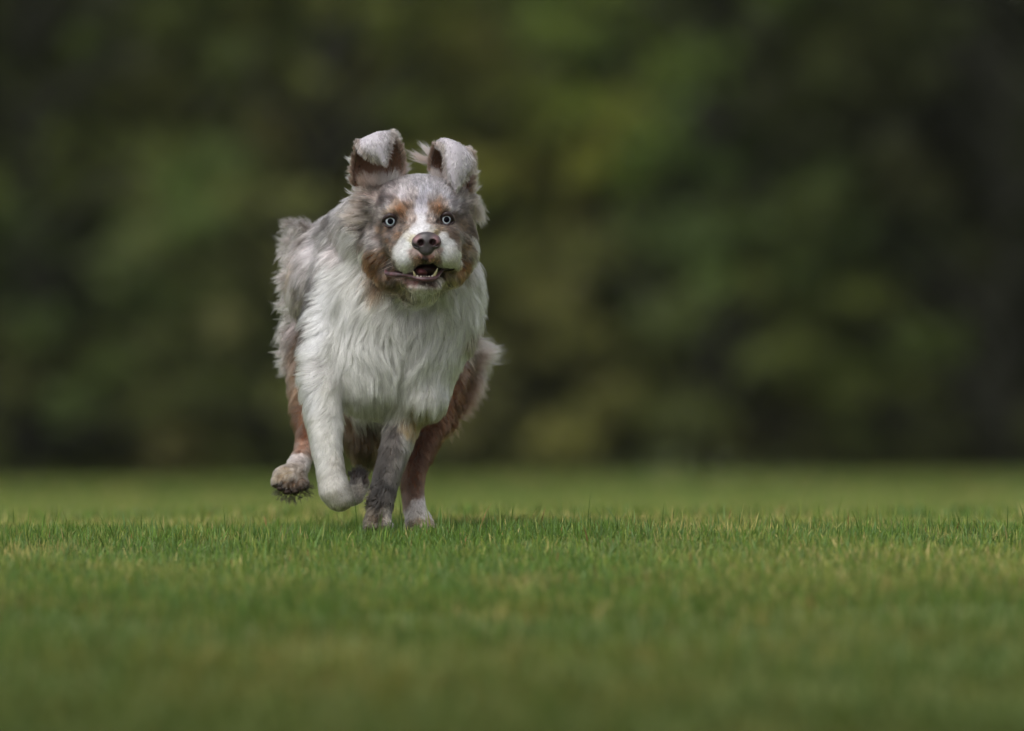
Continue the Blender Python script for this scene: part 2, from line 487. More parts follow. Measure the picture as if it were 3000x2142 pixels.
# trunk, rump, neck
ell(1080, 862, 620, 205, 188, 420, 30)
ell(1085, 865, 930, 215, 172, 200, 60)
cone((1130, 700, 250), (1060, 760, 600), 120, 120, 60)
cone((1105, 640, 260), (965, 745, 720), 82, 88, 60)
ell(915, 825, 720, 76, 135, 230, 50)
ell(885, 725, 960, 40, 36, 80, 30)
ell(1235, 800, 260, 158, 150, 150, 60)          # mane
ell(1175, 940, 300, 215, 210, 150, 70)          # chest
ell(1110, 1090, 300, 175, 130, 125, 60)
ell(1235, 1050, 300, 100, 125, 115, 50)
ell(1320, 890, 330, 72, 140, 120, 50)
ell(1235, 1170, 270, 70, 60, 80, 40)
# shoulder and flexed front leg (left in the picture)
chain([(985, 800, 330, 68), (950, 960, 300, 66), (942, 1110, 250, 61), (950, 1225, 220, 49), (958, 1310, 190, 40), (968, 1385, 172, 38), (980, 1435, 165, 41)], 26)
chain([(980, 1435, 165, 38), (994, 1460, 165, 35)], 14)
chain([(992, 1455, 175, 35), (1035, 1452, 250, 25), (1052, 1425, 300, 24), (1052, 1402, 320, 20)], 12)
# standing front leg
chain([(1215, 1150, 290, 64), (1180, 1245, 285, 46), (1158, 1320, 262, 41), (1132, 1400, 240, 37), (1116, 1470, 225, 35), (1108, 1515, 215, 33)], 20)
for tx, td in ((1078, 190), (1096, 172), (1118, 170), (1136, 186)):
    cone((1105 + (tx - 1105) * .6, 1515, 205), (tx, 1540, td), 14, 12, 10)
# right hind leg reaching forward (right in the picture)
chain([(1320, 1010, 640, 84), (1308, 1110, 620, 68), (1280, 1215, 570, 52), (1240, 1300, 500, 42), (1212, 1375, 450, 36), (1208, 1430, 420, 32), (1214, 1490, 392, 31), (1226, 1525, 370, 34)], 24)
for tx, td in ((1196, 345), (1216, 325), (1240, 325), (1262, 345)):
    cone((1226 + (tx - 1226) * .5, 1520, 365), (tx, 1543, td), 16, 14, 12)
# left hind leg swinging forward, paw raised
chain([(905, 1000, 700, 72), (890, 1110, 690, 48), (892, 1200, 650, 38), (900, 1280, 600, 30), (890, 1330, 540, 27), (872, 1370, 470, 30)], 24)
ell(850, 1400, 430, 48, 38, 46, 18)
for tx, ty, tr_ in ((815, 1412, 18), (838, 1425, 18), (864, 1428, 18), (888, 1418, 18)):
    ell(tx, ty, 395, tr_, 17, 22, 8)
# belly and groin between the legs
ell(1065, 1180, 660, 90, 150, 190, 50)
ell(1070, 1290, 600, 46, 82, 90, 40)
# ---- head
ell(1232, 632, 55, 138, 108, 145, 30)
ell(1232, 570, 70, 112, 50, 95, 30)
ell(1128, 735, 75, 70, 90, 105, 40)
ell(1338, 725, 75, 56, 88, 100, 40)
ell(1235, 780, 70, 115, 75, 90, 40)
# brows and cheeks
cone((1088, 580, 95), (1100, 552, 112), 48, 34, 24)
cone((1345, 585, 85), (1330, 556, 98), 42, 32, 24)
ell(1168, 612, -52, 32, 20, 30, 22, -15)
ell(1285, 610, -52, 30, 20, 30, 22, 15)
ell(1225, 585, -30, 60, 40, 50, 30)
# muzzle
cone((1230, 650, -25), (1246, 712, -160), 52, 38, 26)
ell(1240, 700, -110, 62, 38, 60, 20)
ell(1193, 752, -105, 44, 48, 62, 16, 8)
ell(1307, 742, -105, 42, 46, 62, 16, -10)
ell(1247, 742, -150, 44, 30, 42, 14)
ell(1212, 722, -112, 42, 52, 58, 18)
ell(1286, 716, -112, 40, 50, 58, 18)
ell(1196, 782, -84, 32, 28, 44, 14)
ell(1318, 772, -60, 32, 22, 46, 14)
ell(1168, 708, -48, 44, 44, 52, 34)
ell(1312, 700, -48, 38, 42, 52, 34)
# lower jaw
cone((1228, 832, 40), (1246, 824, -98), 62, 27, 24)
ell(1238, 826, -52, 60, 24, 60, 18)
ell(1150, 818, 20, 40, 34, 60, 24)
ell(1318, 806, 20, 34, 34, 60, 24)
ell(1243, 842, -92, 46, 16, 36, 10)
# mouth
ell(1248, 791, -100, 36, 19, 90, 4, cut=True)
cone((1138, 791, -66), (1215, 797, -120), 11, 8, 4, cut=True)
cone((1270, 790, -140), (1326, 785, -62), 8, 4, 4, cut=True)
ell(1247, 792, -40, 34, 18, 80, 4, cut=True)
# groove under the nose
cone((1247, 742, -203), (1247, 780, -190), 4, 5, 8, cut=True)
ell(1249, 710, -176, 30, 19, 26, 4, cut=True)
# folds of the chest
cone((1178, 1080, 155), (1165, 1240, 215), 8, 14, 30, cut=True)
cone((1020, 1150, 170), (1060, 1245, 215), 8, 14, 26, cut=True)
cone((1335, 950, 165), (1260, 1120, 180), 6, 12, 26, cut=True)
ell(1245, 910, 115, 70, 45, 45, 40, cut=True)
# fold between shoulder and chest
cone((925, 800, 130), (952, 960, 140), 16, 20, 30, cut=True)
cone((952, 960, 140), (1020, 1110, 145), 20, 14, 30, cut=True)
# eye sockets
EYES = ((1143, 648, 1), (1308, 643, -1))
for ex, ey, s_ in EYES:
    ell(ex, ey, -78, 22, 19, 24, 10, cut=True)
    ell(ex + s_ * 22, ey + 8, -82, 14, 7, 12, 8, cut=True)

def sample(p, want_grad=False):
    p = np.asarray(p, np.float32)
    def tri(q):
        out = None; ii = []; ff = []
        for j, A in enumerate((AX, AD, AY)):
            c = np.clip(q[:, j], A[0], A[-1] - 1e-3)
            i = np.clip(np.searchsorted(A, c, side='right') - 1, 0, len(A) - 2)
            ii.append(i); ff.append((c - A[i]) / (A[i + 1] - A[i]))
        r_ = 0
        for a in (0, 1):
            for b_ in (0, 1):
                for c_ in (0, 1):
                    w = (ff[0] if a else 1 - ff[0]) * (ff[1] if b_ else 1 - ff[1]) * (ff[2] if c_ else 1 - ff[2])
                    r_ = r_ + w * VOL[ii[0] + a, ii[1] + b_, ii[2] + c_]
        return r_
    v = tri(p)
    if not want_grad: return v
    g = np.zeros_like(p)
    e = 4.0
    for j in range(3):
        o = np.zeros(3, np.float32); o[j] = e
        g[:, j] = (tri(p + o) - tri(p - o))
    g /= np.linalg.norm(g, axis=1, keepdims=True) + 1e-6
    return v, g

def surface_nets():
    ins = VOL < 0
    s = np.zeros(tuple(n - 1 for n in VOL.shape), np.uint8)
    for a in (0, 1):
        for b_ in (0, 1):
            for c_ in (0, 1):
                s += ins[a:a + s.shape[0], b_:b_ + s.shape[1], c_:c_ + s.shape[2]]
    act = np.argwhere((s > 0) & (s < 8))
    n = len(act)
    lut = np.full(s.shape, -1, np.int32); lut[act[:, 0], act[:, 1], act[:, 2]] = np.arange(n)
    acc = np.zeros((n, 3)); cnt = np.zeros(n)
    corners = [(a, b_, c_) for a in (0, 1) for b_ in (0, 1) for c_ in (0, 1)]
    pos = [np.stack([AX[act[:, 0] + a], AD[act[:, 1] + b_], AY[act[:, 2] + c_]], -1) for a, b_, c_ in corners]
    val = [VOL[act[:, 0] + a, act[:, 1] + b_, act[:, 2] + c_] for a, b_, c_ in corners]
    for i in range(8):
        for j in range(i + 1, 8):
            if sum(abs(u - v) for u, v in zip(corners[i], corners[j])) != 1: continue
            m = (val[i] < 0) != (val[j] < 0)
            t = np.where(m, val[i] / (val[i] - val[j] + 1e-12), 0)[:, None]
            acc += np.where(m[:, None], pos[i] + (pos[j] - pos[i]) * t, 0); cnt += m
    verts = acc / cnt[:, None]
    faces = []
    for ax in range(3):
        a = [slice(None)] * 3; b_ = [slice(None)] * 3
        a[ax] = slice(0, -1); b_[ax] = slice(1, None)
        A, B = ins[tuple(a)], ins[tuple(b_)]
        e = np.argwhere(A != B)
        o1, o2 = [k for k in range(3) if k != ax]
        e = e[(e[:, o1] > 0) & (e[:, o2] > 0) & (e[:, o1] < VOL.shape[o1] - 1) & (e[:, o2] < VOL.shape[o2] - 1)]
        def cell(d1, d2):
            c = e.copy(); c[:, o1] -= d1; c[:, o2] -= d2
            return lut[c[:, 0], c[:, 1], c[:, 2]]
        q = np.stack([cell(1, 1), cell(0, 1), cell(0, 0), cell(1, 0)], -1)
        flip = A[e[:, 0], e[:, 1], e[:, 2]]
        if ax == 1: flip = ~flip
        # dog space is left-handed seen from the world (row axis points down), so the winding is reversed
        q = np.where(flip[:, None], q[:, ::-1], q)
        faces.append(q)
    return verts, np.concatenate(faces)
BV, BF = surface_nets()
tri_n = sample(BV, True)[1]
# front-most surface at a picture position, for placing markings and grooming guides
_fr = {}
def front_depth_table():
    cell = 10
    kx = 1500 + (BV[:, 0] - 1500) / (1 + BV[:, 1] / F); ky = ROW_H + (BV[:, 2] - ROW_H) / (1 + BV[:, 1] / F)
    gx = (kx // cell).astype(int); gy = (ky // cell).astype(int)
    T = np.full((400, 300), 1e9)
    np.minimum.at(T, (gx, gy), BV[:, 1])
    return T
FD = front_depth_table()
def on_surface(x, y):
    gx, gy = int(x // 10), int(y // 10)
    for r_ in range(0, 12):
        sub = FD[max(gx - r_, 0):gx + r_ + 1, max(gy - r_, 0):gy + r_ + 1]
        if sub.min() < 1e8:
            d = np.median(sub[sub < 1e8]) if r_ == 0 else sub[sub < 1e8].min()
            return PJ(x, y, d)
    return PJ(x, y, 300)
# ------------------------------------------------------------------ dog root and solid parts
dog = empty('dog', (float(to_world(PJ(1150, 1540, 300))[0]), float(to_world(PJ(1150, 1540, 300))[1]), 0.0))
dog_loc = np.array(dog.location)
tag(dog, 'shaggy red merle dog with pale blue eyes running over the grass with its mouth open', 'dog')
def dw(p): return to_world(p) - dog_loc
body_mat = bpy.data.materials.new('undercoat'); body_mat.use_nodes = True
nt = body_mat.node_tree; b = nt.nodes['Principled BSDF']; b.inputs['Roughness'].default_value = 0.9; b.inputs['Specular IOR Level'].default_value = 0.1
at = nt.nodes.new('ShaderNodeAttribute'); at.attribute_name = 'Col'; nt.links.new(at.outputs['Color'], b.inputs['Base Color'])

def ball(name, x, y, d, rx, ry, rd, mat, parent, n=20, rz=0, col=None):
    c = PJ(x, y, d); u = np.linspace(0, np.pi, n); v = np.linspace(0, 2 * np.pi, n * 2, endpoint=False)
    U, V_ = np.meshgrid(u, v, indexing='ij')
    a = math.radians(rz)
    lx = np.sin(U) * np.cos(V_) * rx; ly = np.cos(U) * ry; ld = np.sin(U) * np.sin(V_) * rd
    P = np.stack([c[0] + lx * math.cos(a) - ly * math.sin(a), c[1] + ld, c[2] + lx * math.sin(a) + ly * math.cos(a)], -1).reshape(-1, 3)
    m = n * 2; idx = np.arange(n * m).reshape(n, m)
    f = np.stack([idx[:-1], np.roll(idx, -1, 1)[:-1], np.roll(idx, -1, 1)[1:], idx[1:]], -1).reshape(-1, 4)
    return mesh_np(name, dw(P), f, mat, parent)
def pipe(name, pts, rad, mat, parent, sides=10, sub=6, flat=1.0):
    pts = np.array([PJ(*p) for p in pts]); n = len(pts)
    ts = np.linspace(0, n - 1, (n - 1) * sub + 1); Q = catmull(pts, ts); R = np.interp(ts, np.arange(n), rad)
    V, Fc = [], []
    for i in range(len(Q)):
        t = Q[min(i + 1, len(Q) - 1)] - Q[max(i - 1, 0)]; t /= np.linalg.norm(t) + 1e-9
        u = np.cross(t, [0, 1, 0]); u /= np.linalg.norm(u) + 1e-9; v = np.cross(t, u)
        for k in range(sides):
            a = 2 * np.pi * k / sides
            V.append(Q[i] + (u * np.cos(a) * flat + v * np.sin(a)) * R[i])
    for i in range(len(Q) - 1):
        for k in range(sides):
            a = i * sides + k; b_ = i * sides + (k + 1) % sides
            Fc.append([a, b_, b_ + sides, a + sides])
    return mesh_np(name, dw(np.array(V)), np.array(Fc), mat, parent)
def catmull(P, ts):
    n = len(P); out = []
    for t in ts:
        i = min(int(t), n - 2); f = t - i
        p0, p1, p2, p3 = P[max(i - 1, 0)], P[i], P[i + 1], P[min(i + 2, n - 1)]
        out.append(0.5 * ((2 * p1) + (-p0 + p2) * f + (2 * p0 - 5 * p1 + 4 * p2 - p3) * f * f + (-p0 + 3 * p1 - 3 * p2 + p3) * f ** 3))
    return np.array(out)

# nose: its own fine distance field
def small_field(lo, hi, step, fn):
    ax = [np.arange(l, h, step) for l, h in zip(lo, hi)]
    return ax, fn(ax[0][:, None, None], ax[1][None, :, None], ax[2][None, None, :])
def e_(gx, gd, gy, x, y, d, rx, ry, rd, rz=0):
    c = PJ(x, y, d); a = math.radians(rz); ux, uy = gx - c[0], gy - c[2]
    lx = ux * math.cos(a) + uy * math.sin(a); ly = -ux * math.sin(a) + uy * math.cos(a)
    q0 = np.sqrt((lx / rx) ** 2 + (ly / ry) ** 2 + ((gd - c[1]) / rd) ** 2)
    q1 = np.sqrt((lx / rx ** 2) ** 2 + (ly / ry ** 2) ** 2 + ((gd - c[1]) / rd ** 2) ** 2) + 1e-6
    return q0 * (q0 - 1) / q1
def nose_fn(gx, gd, gy):
    v = e_(gx, gd, gy, 1249, 707, -182, 36, 26, 26)
    v = _smin(v, e_(gx, gd, gy, 1224, 711, -186, 18, 20, 22), 10)
    v = _smin(v, e_(gx, gd, gy, 1275, 709, -186, 18, 20, 22), 10)
    v = _smin(v, e_(gx, gd, gy, 1248, 732, -188, 21, 17, 16), 10)
    v = _smin(v, e_(gx, gd, gy, 1249, 692, -180, 26, 12, 22), 8)
    for x, y, rz in ((1233, 711, -20), (1268, 710, 20)):
        v = -_smin(-v, e_(gx, gd, gy, x, y, -212, 10.5, 10, 24, rz), 3)
    for x, y, rz in ((1216, 720, 25), (1283, 717, -25)):
        v = -_smin(-v, e_(gx, gd, gy, x, y, -205, 11, 2.6, 14, rz), 3)
    v = -_smin(-v, e_(gx, gd, gy, 1249, 735, -214, 1.6, 20, 12), 3)
    return v
_sv = (AX, AD, AY, VOL)
(AX, AD, AY), VOL = small_field((1190, -245, 670), (1310, -140, 762), 2.0, nose_fn)
NV, NF = surface_nets()
AX, AD, AY, VOL = _sv
nose_mat = bpy.data.materials.new('nose_leather'); nose_mat.use_nodes = True
nt = nose_mat.node_tree; b = nt.nodes['Principled BSDF']; b.inputs['Roughness'].default_value = 0.38; b.inputs['Specular IOR Level'].default_value = 0.45
at = nt.nodes.new('ShaderNodeAttribute'); at.attribute_name = 'Col'; nt.links.new(at.outputs['Color'], b.inputs['Base Color'])
vo = nt.nodes.new('ShaderNodeTexVoronoi'); vo.inputs['Scale'].default_value = 900; bp = nt.nodes.new('ShaderNodeBump'); bp.inputs['Strength'].default_value = 0.35; bp.inputs['Distance'].default_value = 0.0006
tc = nt.nodes.new('ShaderNodeTexCoord'); nt.links.new(tc.outputs['Object'], vo.inputs['Vector']); nt.links.new(vo.outputs['Distance'], bp.inputs['Height']); nt.links.new(bp.outputs[0], b.inputs['Normal'])
ncol = np.tile(lin([58, 54, 56]), (len(NV), 1))
for x, y, r_ in ((1224, 697, 11), (1277, 700, 12), (1284, 712, 8), (1218, 702, 8)):
    q = PJ(x, y, -195); w = np.exp(-(((NV[:, 0] - q[0]) ** 2 + (NV[:, 2] - q[2]) ** 2) / r_ ** 2))[:, None] * 0.35
    ncol = ncol * (1 - w) + lin([150, 100, 104]) * w
for x, y in ((1232, 713), (1267, 711)):
    q = PJ(x, y, -200); w = np.clip(1.4 - np.sqrt((NV[:, 0] - q[0]) ** 2 + (NV[:, 2] - q[2]) ** 2) / 10, 0, 1)[:, None] * (NV[:, 1:2] > -208)
    ncol = ncol * (1 - w) + lin([46, 22, 22]) * w
nose = mesh_np('nose', dw(NV), NF, nose_mat, dog, col=ncol)

# eyes
eyeball_mat = new_mat('eye_white', lin([60, 48, 46]), 0.15, 0.6)
iris_mat = bpy.data.materials.new('pale_blue_iris'); iris_mat.use_nodes = True
nt = iris_mat.node_tree; b = nt.nodes['Principled BSDF']; b.inputs['Roughness'].default_value = 0.25; b.inputs['Coat Weight'].default_value = 1.0; b.inputs['Coat Roughness'].default_value = 0.03
at = nt.nodes.new('ShaderNodeAttribute'); at.attribute_name = 'Col'; nt.links.new(at.outputs['Color'], b.inputs['Base Color'])
pupil_mat = new_mat('pupil', (0.001, 0.001, 0.003), 0.15, 0.05)
lid_mat = new_mat('eyelid_skin', lin([42, 30, 30]), 0.45, 0.35)
for (ex, ey, s_) in EYES:
    eb = ball('eyeball', ex, ey, -50, 20, 19, 23, eyeball_mat, dog, 22)
    # iris: a shallow dished ring on the front of the ball
    c = PJ(ex, ey, -71.0); rr = np.linspace(5, 13.6, 9); aa = np.linspace(0, 2 * np.pi, 48, endpoint=False)
    RR, AA = np.meshgrid(rr, aa, indexing='ij')
    dome = 2.4 * (1 - (RR / 17.5) ** 2)
    P = np.stack([c[0] + RR * np.cos(AA) * (1.0 if s_ > 0 else 0.9), c[1] - dome + 0.0 * RR, c[2] + RR * np.sin(AA) * 0.98], -1).reshape(-1, 3)
    idx = np.arange(9 * 48).reshape(9, 48)
    f = np.stack([idx[:-1], np.roll(idx, -1, 1)[:-1], np.roll(idx, -1, 1)[1:], idx[1:]], -1).reshape(-1, 4)
    q = RR.ravel(); st = 0.5 + 0.5 * vnoise(np.stack([AA.ravel() * 7, q * .15, q * 0], -1), 3)
    base = lin([150, 160, 168])[None] * (0.85 + 0.3 * st[:, None])
    rim = np.clip((q - 10.6) / 3.0, 0, 1)[:, None]; inn = np.clip((8.0 - q) / 3.0, 0, 1)[:, None]
    ccol = base * (1 - rim * .8) + lin([60, 66, 84]) * rim * .8
    ccol = ccol * (1 - inn * .7) + lin([60, 78, 120]) * inn * .7
    ir = mesh_np('iris', dw(P), f, iris_mat, eb, col=ccol)
    pu = ball('pupil', ex + 0.6, ey + .4, -73.2, 8.7, 8.7, 2.0, pupil_mat, eb, 12)
    # lids: upper and lower rim
    up = [(ex - 22, ey + 3, -58), (ex - 17, ey - 8, -68), (ex - 2, ey - 17, -76), (ex + 12, ey - 13, -72), (ex + 22, ey + 4, -58)]
    lo = [(ex - 22, ey + 3, -58), (ex - 14, ey + 12.5, -66), (ex, ey + 16.5, -70), (ex + 14, ey + 13, -66), (ex + 24, ey + 6, -58)]
    pipe('eyelid', up, [4, 6, 6.8, 6.2, 4], lid_mat, dog)
    pipe('eyelid', lo, [3.2, 3.4, 3.4, 3.4, 3.2], lid_mat, dog)

# mouth parts
lip_mat = bpy.data.materials.new('lip_skin'); lip_mat.use_nodes = True
nt = lip_mat.node_tree; b = nt.nodes['Principled BSDF']; b.inputs['Roughness'].default_value = 0.32; b.inputs['Subsurface Weight'].default_value = 0.0
n1 = nt.nodes.new('ShaderNodeTexNoise'); n1.inputs['Scale'].default_value = 220; n1.inputs['Detail'].default_value = 4
cr2 = nt.nodes.new('ShaderNodeValToRGB'); tc = nt.nodes.new('ShaderNodeTexCoord')
cr2.color_ramp.elements[0].position = .35; cr2.color_ramp.elements[0].color = (*lin([42, 29, 32]), 1)
cr2.color_ramp.elements[1].position = .68; cr2.color_ramp.elements[1].color = (*lin([88, 58, 64]), 1)
nt.links.new(tc.outputs['Object'], n1.inputs['Vector']); nt.links.new(n1.outputs['Fac'], cr2.inputs['Fac']); nt.links.new(cr2.outputs['Color'], b.inputs['Base Color'])
bp = nt.nodes.new('ShaderNodeBump'); bp.inputs['Strength'].default_value = .4; bp.inputs['Distance'].default_value = .001; nt.links.new(n1.outputs['Fac'], bp.inputs['Height']); nt.links.new(bp.outputs[0], b.inputs['Normal'])
pipe('lower_lip', [(1130, 792, -44), (1135, 802, -74), (1162, 805, -100), (1192, 806, -118), (1210, 811, -134), (1230, 817, -145), (1256, 818, -146), (1276, 814, -138), (1287, 802, -122), (1300, 790, -100), (1324, 786, -66)],
     [4, 6.5, 7.2, 6, 5.5, 6.3, 6.8, 6.2, 4.5, 3, 2.5], lip_mat, dog, flat=1.15)
dark_mat = new_mat('mouth_lining', lin([34, 16, 17]), 0.5, 0.3)
gum = ball('gum', 1247, 792, -56, 44, 23, 74, dark_mat, dog, 20)
tongue_mat = new_mat('tongue_skin', lin([84, 44, 48]), 0.4, 0.4)
ball('tongue', 1236, 797, -106, 19, 12, 34, tongue_mat, dog, 18, rz=8)
tooth_mat = new_mat('tooth_enamel', lin([156, 148, 112]), 0.3, 0.5)
tooth_mat2 = new_mat('incisor_enamel', lin([180, 172, 158]), 0.3, 0.5)
def fang(p0, p1, r0, mat=tooth_mat):
    mid = tuple((a + b_) / 2 for a, b_ in zip(p0, p1)); mid = (mid[0] + 0.8, mid[1], mid[2] - 1.5)
    pipe('tooth', [p0, mid, p1], [r0, r0 * .72, 0.4], mat, dog, 8, 4)
fang((1216, 809, -138), (1209, 793, -144), 4.4)
fang((1272, 808, -138), (1282, 785, -144), 5.0)
for x, y, r_ in ((1223, 814, 2.8), (1233, 815.5, 2.6), (1242, 816, 1.4), (1249, 816, 1.4), (1257, 815.5, 2.6), (1266, 814, 3.0)):
    ball('tooth', x, y - 4.5, -146, r_, 3.6, 3, tooth_mat2, dog, 8)

# pads of the two lifted paws
pad_mat = new_mat('paw_pad_skin', lin([44, 34, 28]), 0.6, 0.25)
for x, y, rx, ry in ((822, 1431, 12, 9), (843, 1441, 13, 9), (866, 1440, 12, 9), (889, 1430, 11, 9)):
    ball('toe_pad', x, y, 385, rx, ry, 15, pad_mat, dog, 10)
ball('paw_pad', 856, 1428, 420, 27, 15, 24, pad_mat, dog, 12)
for x, y in ((1040, 1391), (1056, 1386), (1068, 1396)):
    ball('toe_pad', x, y, 318, 10, 9, 11, pad_mat, dog, 10)
ball('paw_pad', 1044, 1405, 300, 14, 12, 12, pad_mat, dog, 12)

# ears: folded sheets with thickness
def ear_sheet(rows, nu=26, nv=40):
    R = np.array([[PJ(*p) for p in row] for row in rows])       # rows, cols, 3
    us = np.linspace(0, R.shape[1] - 1, nu); vs = np.linspace(0, R.shape[0] - 1, nv)
    A = np.array([catmull(row, us) for row in R])               # rows, nu, 3
    B = np.array([catmull(A[:, j], vs) for j in range(nu)])     # nu, nv, 3
    return B
def ear_mesh(B, th, parent):
    nu, nv = B.shape[:2]
    du = np.gradient(B, axis=0); dv = np.gradient(B, axis=1)
    n = np.cross(du, dv); n /= np.linalg.norm(n, axis=2, keepdims=True) + 1e-9
    taper = np.sin(np.linspace(0.12, 1, nu) * np.pi * .93)[:, None, None] * .6 + .4
    A, D = B + n * th * taper, B - n * th * taper
    V = np.concatenate([A.reshape(-1, 3), D.reshape(-1, 3)]); m = nu * nv; idx = np.arange(m).reshape(nu, nv)
    f = np.stack([idx[:-1, :-1], idx[1:, :-1], idx[1:, 1:], idx[:-1, 1:]], -1).reshape(-1, 4)
    f2 = f[:, ::-1] + m
    rim = np.concatenate([idx[0, :], idx[1:, -1], idx[-1, ::-1][1:], idx[::-1, 0][1:]])
    f3 = np.stack([rim[:-1], rim[1:], rim[1:] + m, rim[:-1] + m], -1)
    return V, np.concatenate([f, f2, f3[:, ::-1]]), n
EAR_L = [[(1026, 545, 62), (1060, 550, 85), (1100, 548, 110), (1145, 540, 90), (1180, 522, 55)],
         [(1026, 490, 50), (1055, 498, 80), (1100, 500, 96), (1150, 492, 80), (1190, 484, 50)],
         [(1034, 440, 38), (1060, 450, 68), (1100, 452, 78), (1145, 440, 64), (1180, 432, 45)],
         [(1046, 408, 18), (1070, 400, 26), (1102, 390, 32), (1134, 387, 28), (1156, 388, 35)],
         [(1052, 424, -6), (1072, 410, -8), (1100, 396, -6), (1126, 388, 0), (1143, 386, 12)],
         [(1078, 446, -12), (1092, 436, -18), (1108, 428, -20), (1126, 420, -14), (1142, 414, -2)],
         [(1118, 470, -6), (1121, 470, -10), (1125, 470, -12), (1129, 468, -10), (1133, 464, -6)]]
EAR_R = [[(1258, 508, 60), (1280, 525, 85), (1310, 545, 105), (1350, 565, 90), (1385, 570, 60)],
         [(1258, 472, 48), (1278, 490, 72), (1305, 505, 88), (1350, 510, 80), (1388, 508, 66)],
         [(1266, 438, 35), (1282, 450, 56), (1304, 455, 68), (1345, 455, 64), (1386, 458, 58)],
         [(1278, 412, 22), (1288, 405, 26), (1306, 404, 32), (1336, 412, 34), (1372, 430, 50)],
         [(1306, 420, -4), (1318, 418, -10), (1336, 424, -14), (1358, 436, -6), (1386, 455, 14)],
         [(1308, 470, -14), (1322, 468, -22), (1342, 472, -26), (1364, 474, -14), (1388, 480, 8)],
         [(1318, 515, -14), (1328, 516, -20), (1342, 516, -22), (1358, 512, -14), (1374, 506, 0)],
         [(1334, 552, -6), (1337, 553, -9), (1340, 553, -10), (1343, 551, -9), (1346, 548, -6)]]
EAR_L = [[(1103 + (x - 1103) * .90, 545 + (y - 545) * .97, d) for x, y, d in row] for row in EAR_L]
EAR_R = [[(1320 + (x - 1322) * .92, 556 + (y - 556) * .96, d) for x, y, d in row] for row in EAR_R]
EARS = []
for rows in (EAR_L, EAR_R):
    B = ear_sheet(rows); V, Fc, n = ear_mesh(B, 4.0, dog)
    EARS.append((B, n, V, Fc))
# ------------------------------------------------------------------ markings of the coat (hair colour, with shade painted into some parts)
MK = []   # (x, y, r, g, b) on the surface facing the picture; optional depth override
def mk(txt, depth=None):
    for ln in txt.strip().splitlines():
        v = [float(t) for t in ln.replace(',', ' ').split()]
        p = PJ(v[0], v[1], v[5]) if len(v) > 5 else (PJ(v[0], v[1], depth) if depth is not None else on_surface(v[0], v[1]))
        MK.append((*p, *lin(v[2:5])))
# head
mk('''1225 530 182 178 188
1250 560 180 178 190
1238 590 190 186 198
1210 575 176 166 168
1262 580 172 164 168
1236 615 208 204 214
1234 640 222 220 226
1236 658 228 226 230
1190 545 190 182 188
1150 560 166 154 158
1180 575 186 178 184
1135 595 176 168 174
1148 588 120 104 104
1100 575 166 150 145
1090 610 160 150 150
1122 584 92 76 78
1128 592 110 95 96
1290 550 188 184 194
1310 575 182 178 188
1340 590 170 164 172
1345 602 110 96 98
1358 612 120 104 104
1330 575 150 136 138
1365 580 170 158 156
1328 610 165 158 164
1160 598 172 144 126
1168 610 168 126 98
1178 624 156 120 96
1155 620 160 134 116
1148 632 150 126 110
1190 635 150 122 104
1185 612 166 134 112
1192 600 170 150 142
1200 625 168 152 146
1208 645 172 156 150
1280 598 172 140 120
1287 612 168 122 92
1274 620 160 128 106
1292 626 154 122 100
1270 604 168 142 126
1300 605 160 140 132
1262 630 180 166 162
1266 650 176 158 150
1143 668 118 92 78
1118 670 132 104 82
1160 690 136 104 80
1135 700 126 94 72
1120 650 136 120 114
1115 632 156 144 144
1165 632 120 98 90
1165 668 132 114 106
1180 650 138 118 108
1190 668 160 140 126
1308 664 120 94 80
1320 685 124 94 72
1285 645 140 120 112
1330 640 128 110 104
1325 665 134 116 106
1290 668 156 134 112
1278 680 160 142 104
1090 650 118 106 104
1095 680 158 148 148
1085 705 172 164 166
1100 715 160 150 150
1110 690 110 94 90
1122 712 150 136 134
1140 690 136 118 112
1130 735 142 112 90
1150 705 144 124 114
1100 740 132 100 74
1138 728 150 128 114
1085 755 146 100 66
1075 785 152 98 60
1110 765 120 84 54
1130 765 128 92 62
1100 800 138 90 54
1128 785 104 78 56
1150 765 140 114 92
1148 782 140 118 98
1140 752 138 112 92
1125 820 116 84 58
1145 835 104 80 58
1105 830 140 112 84
1160 850 128 108 88
1345 655 134 108 90
1352 690 138 124 118
1335 690 118 90 70
1346 722 144 122 108
1365 720 138 110 86
1362 745 136 112 94
1360 770 160 102 60
1358 800 156 102 62
1345 820 148 118 94
1372 740 150 134 124
1330 825 156 134 110
1308 835 168 150 130
1060 610 158 138 128
1048 640 120 100 88
1066 645 74 58 50
1062 680 84 68 60
1060 710 128 112 104
1376 640 120 100 90
1395 610 186 170 160
1400 640 170 148 128
1380 670 96 78 68''')
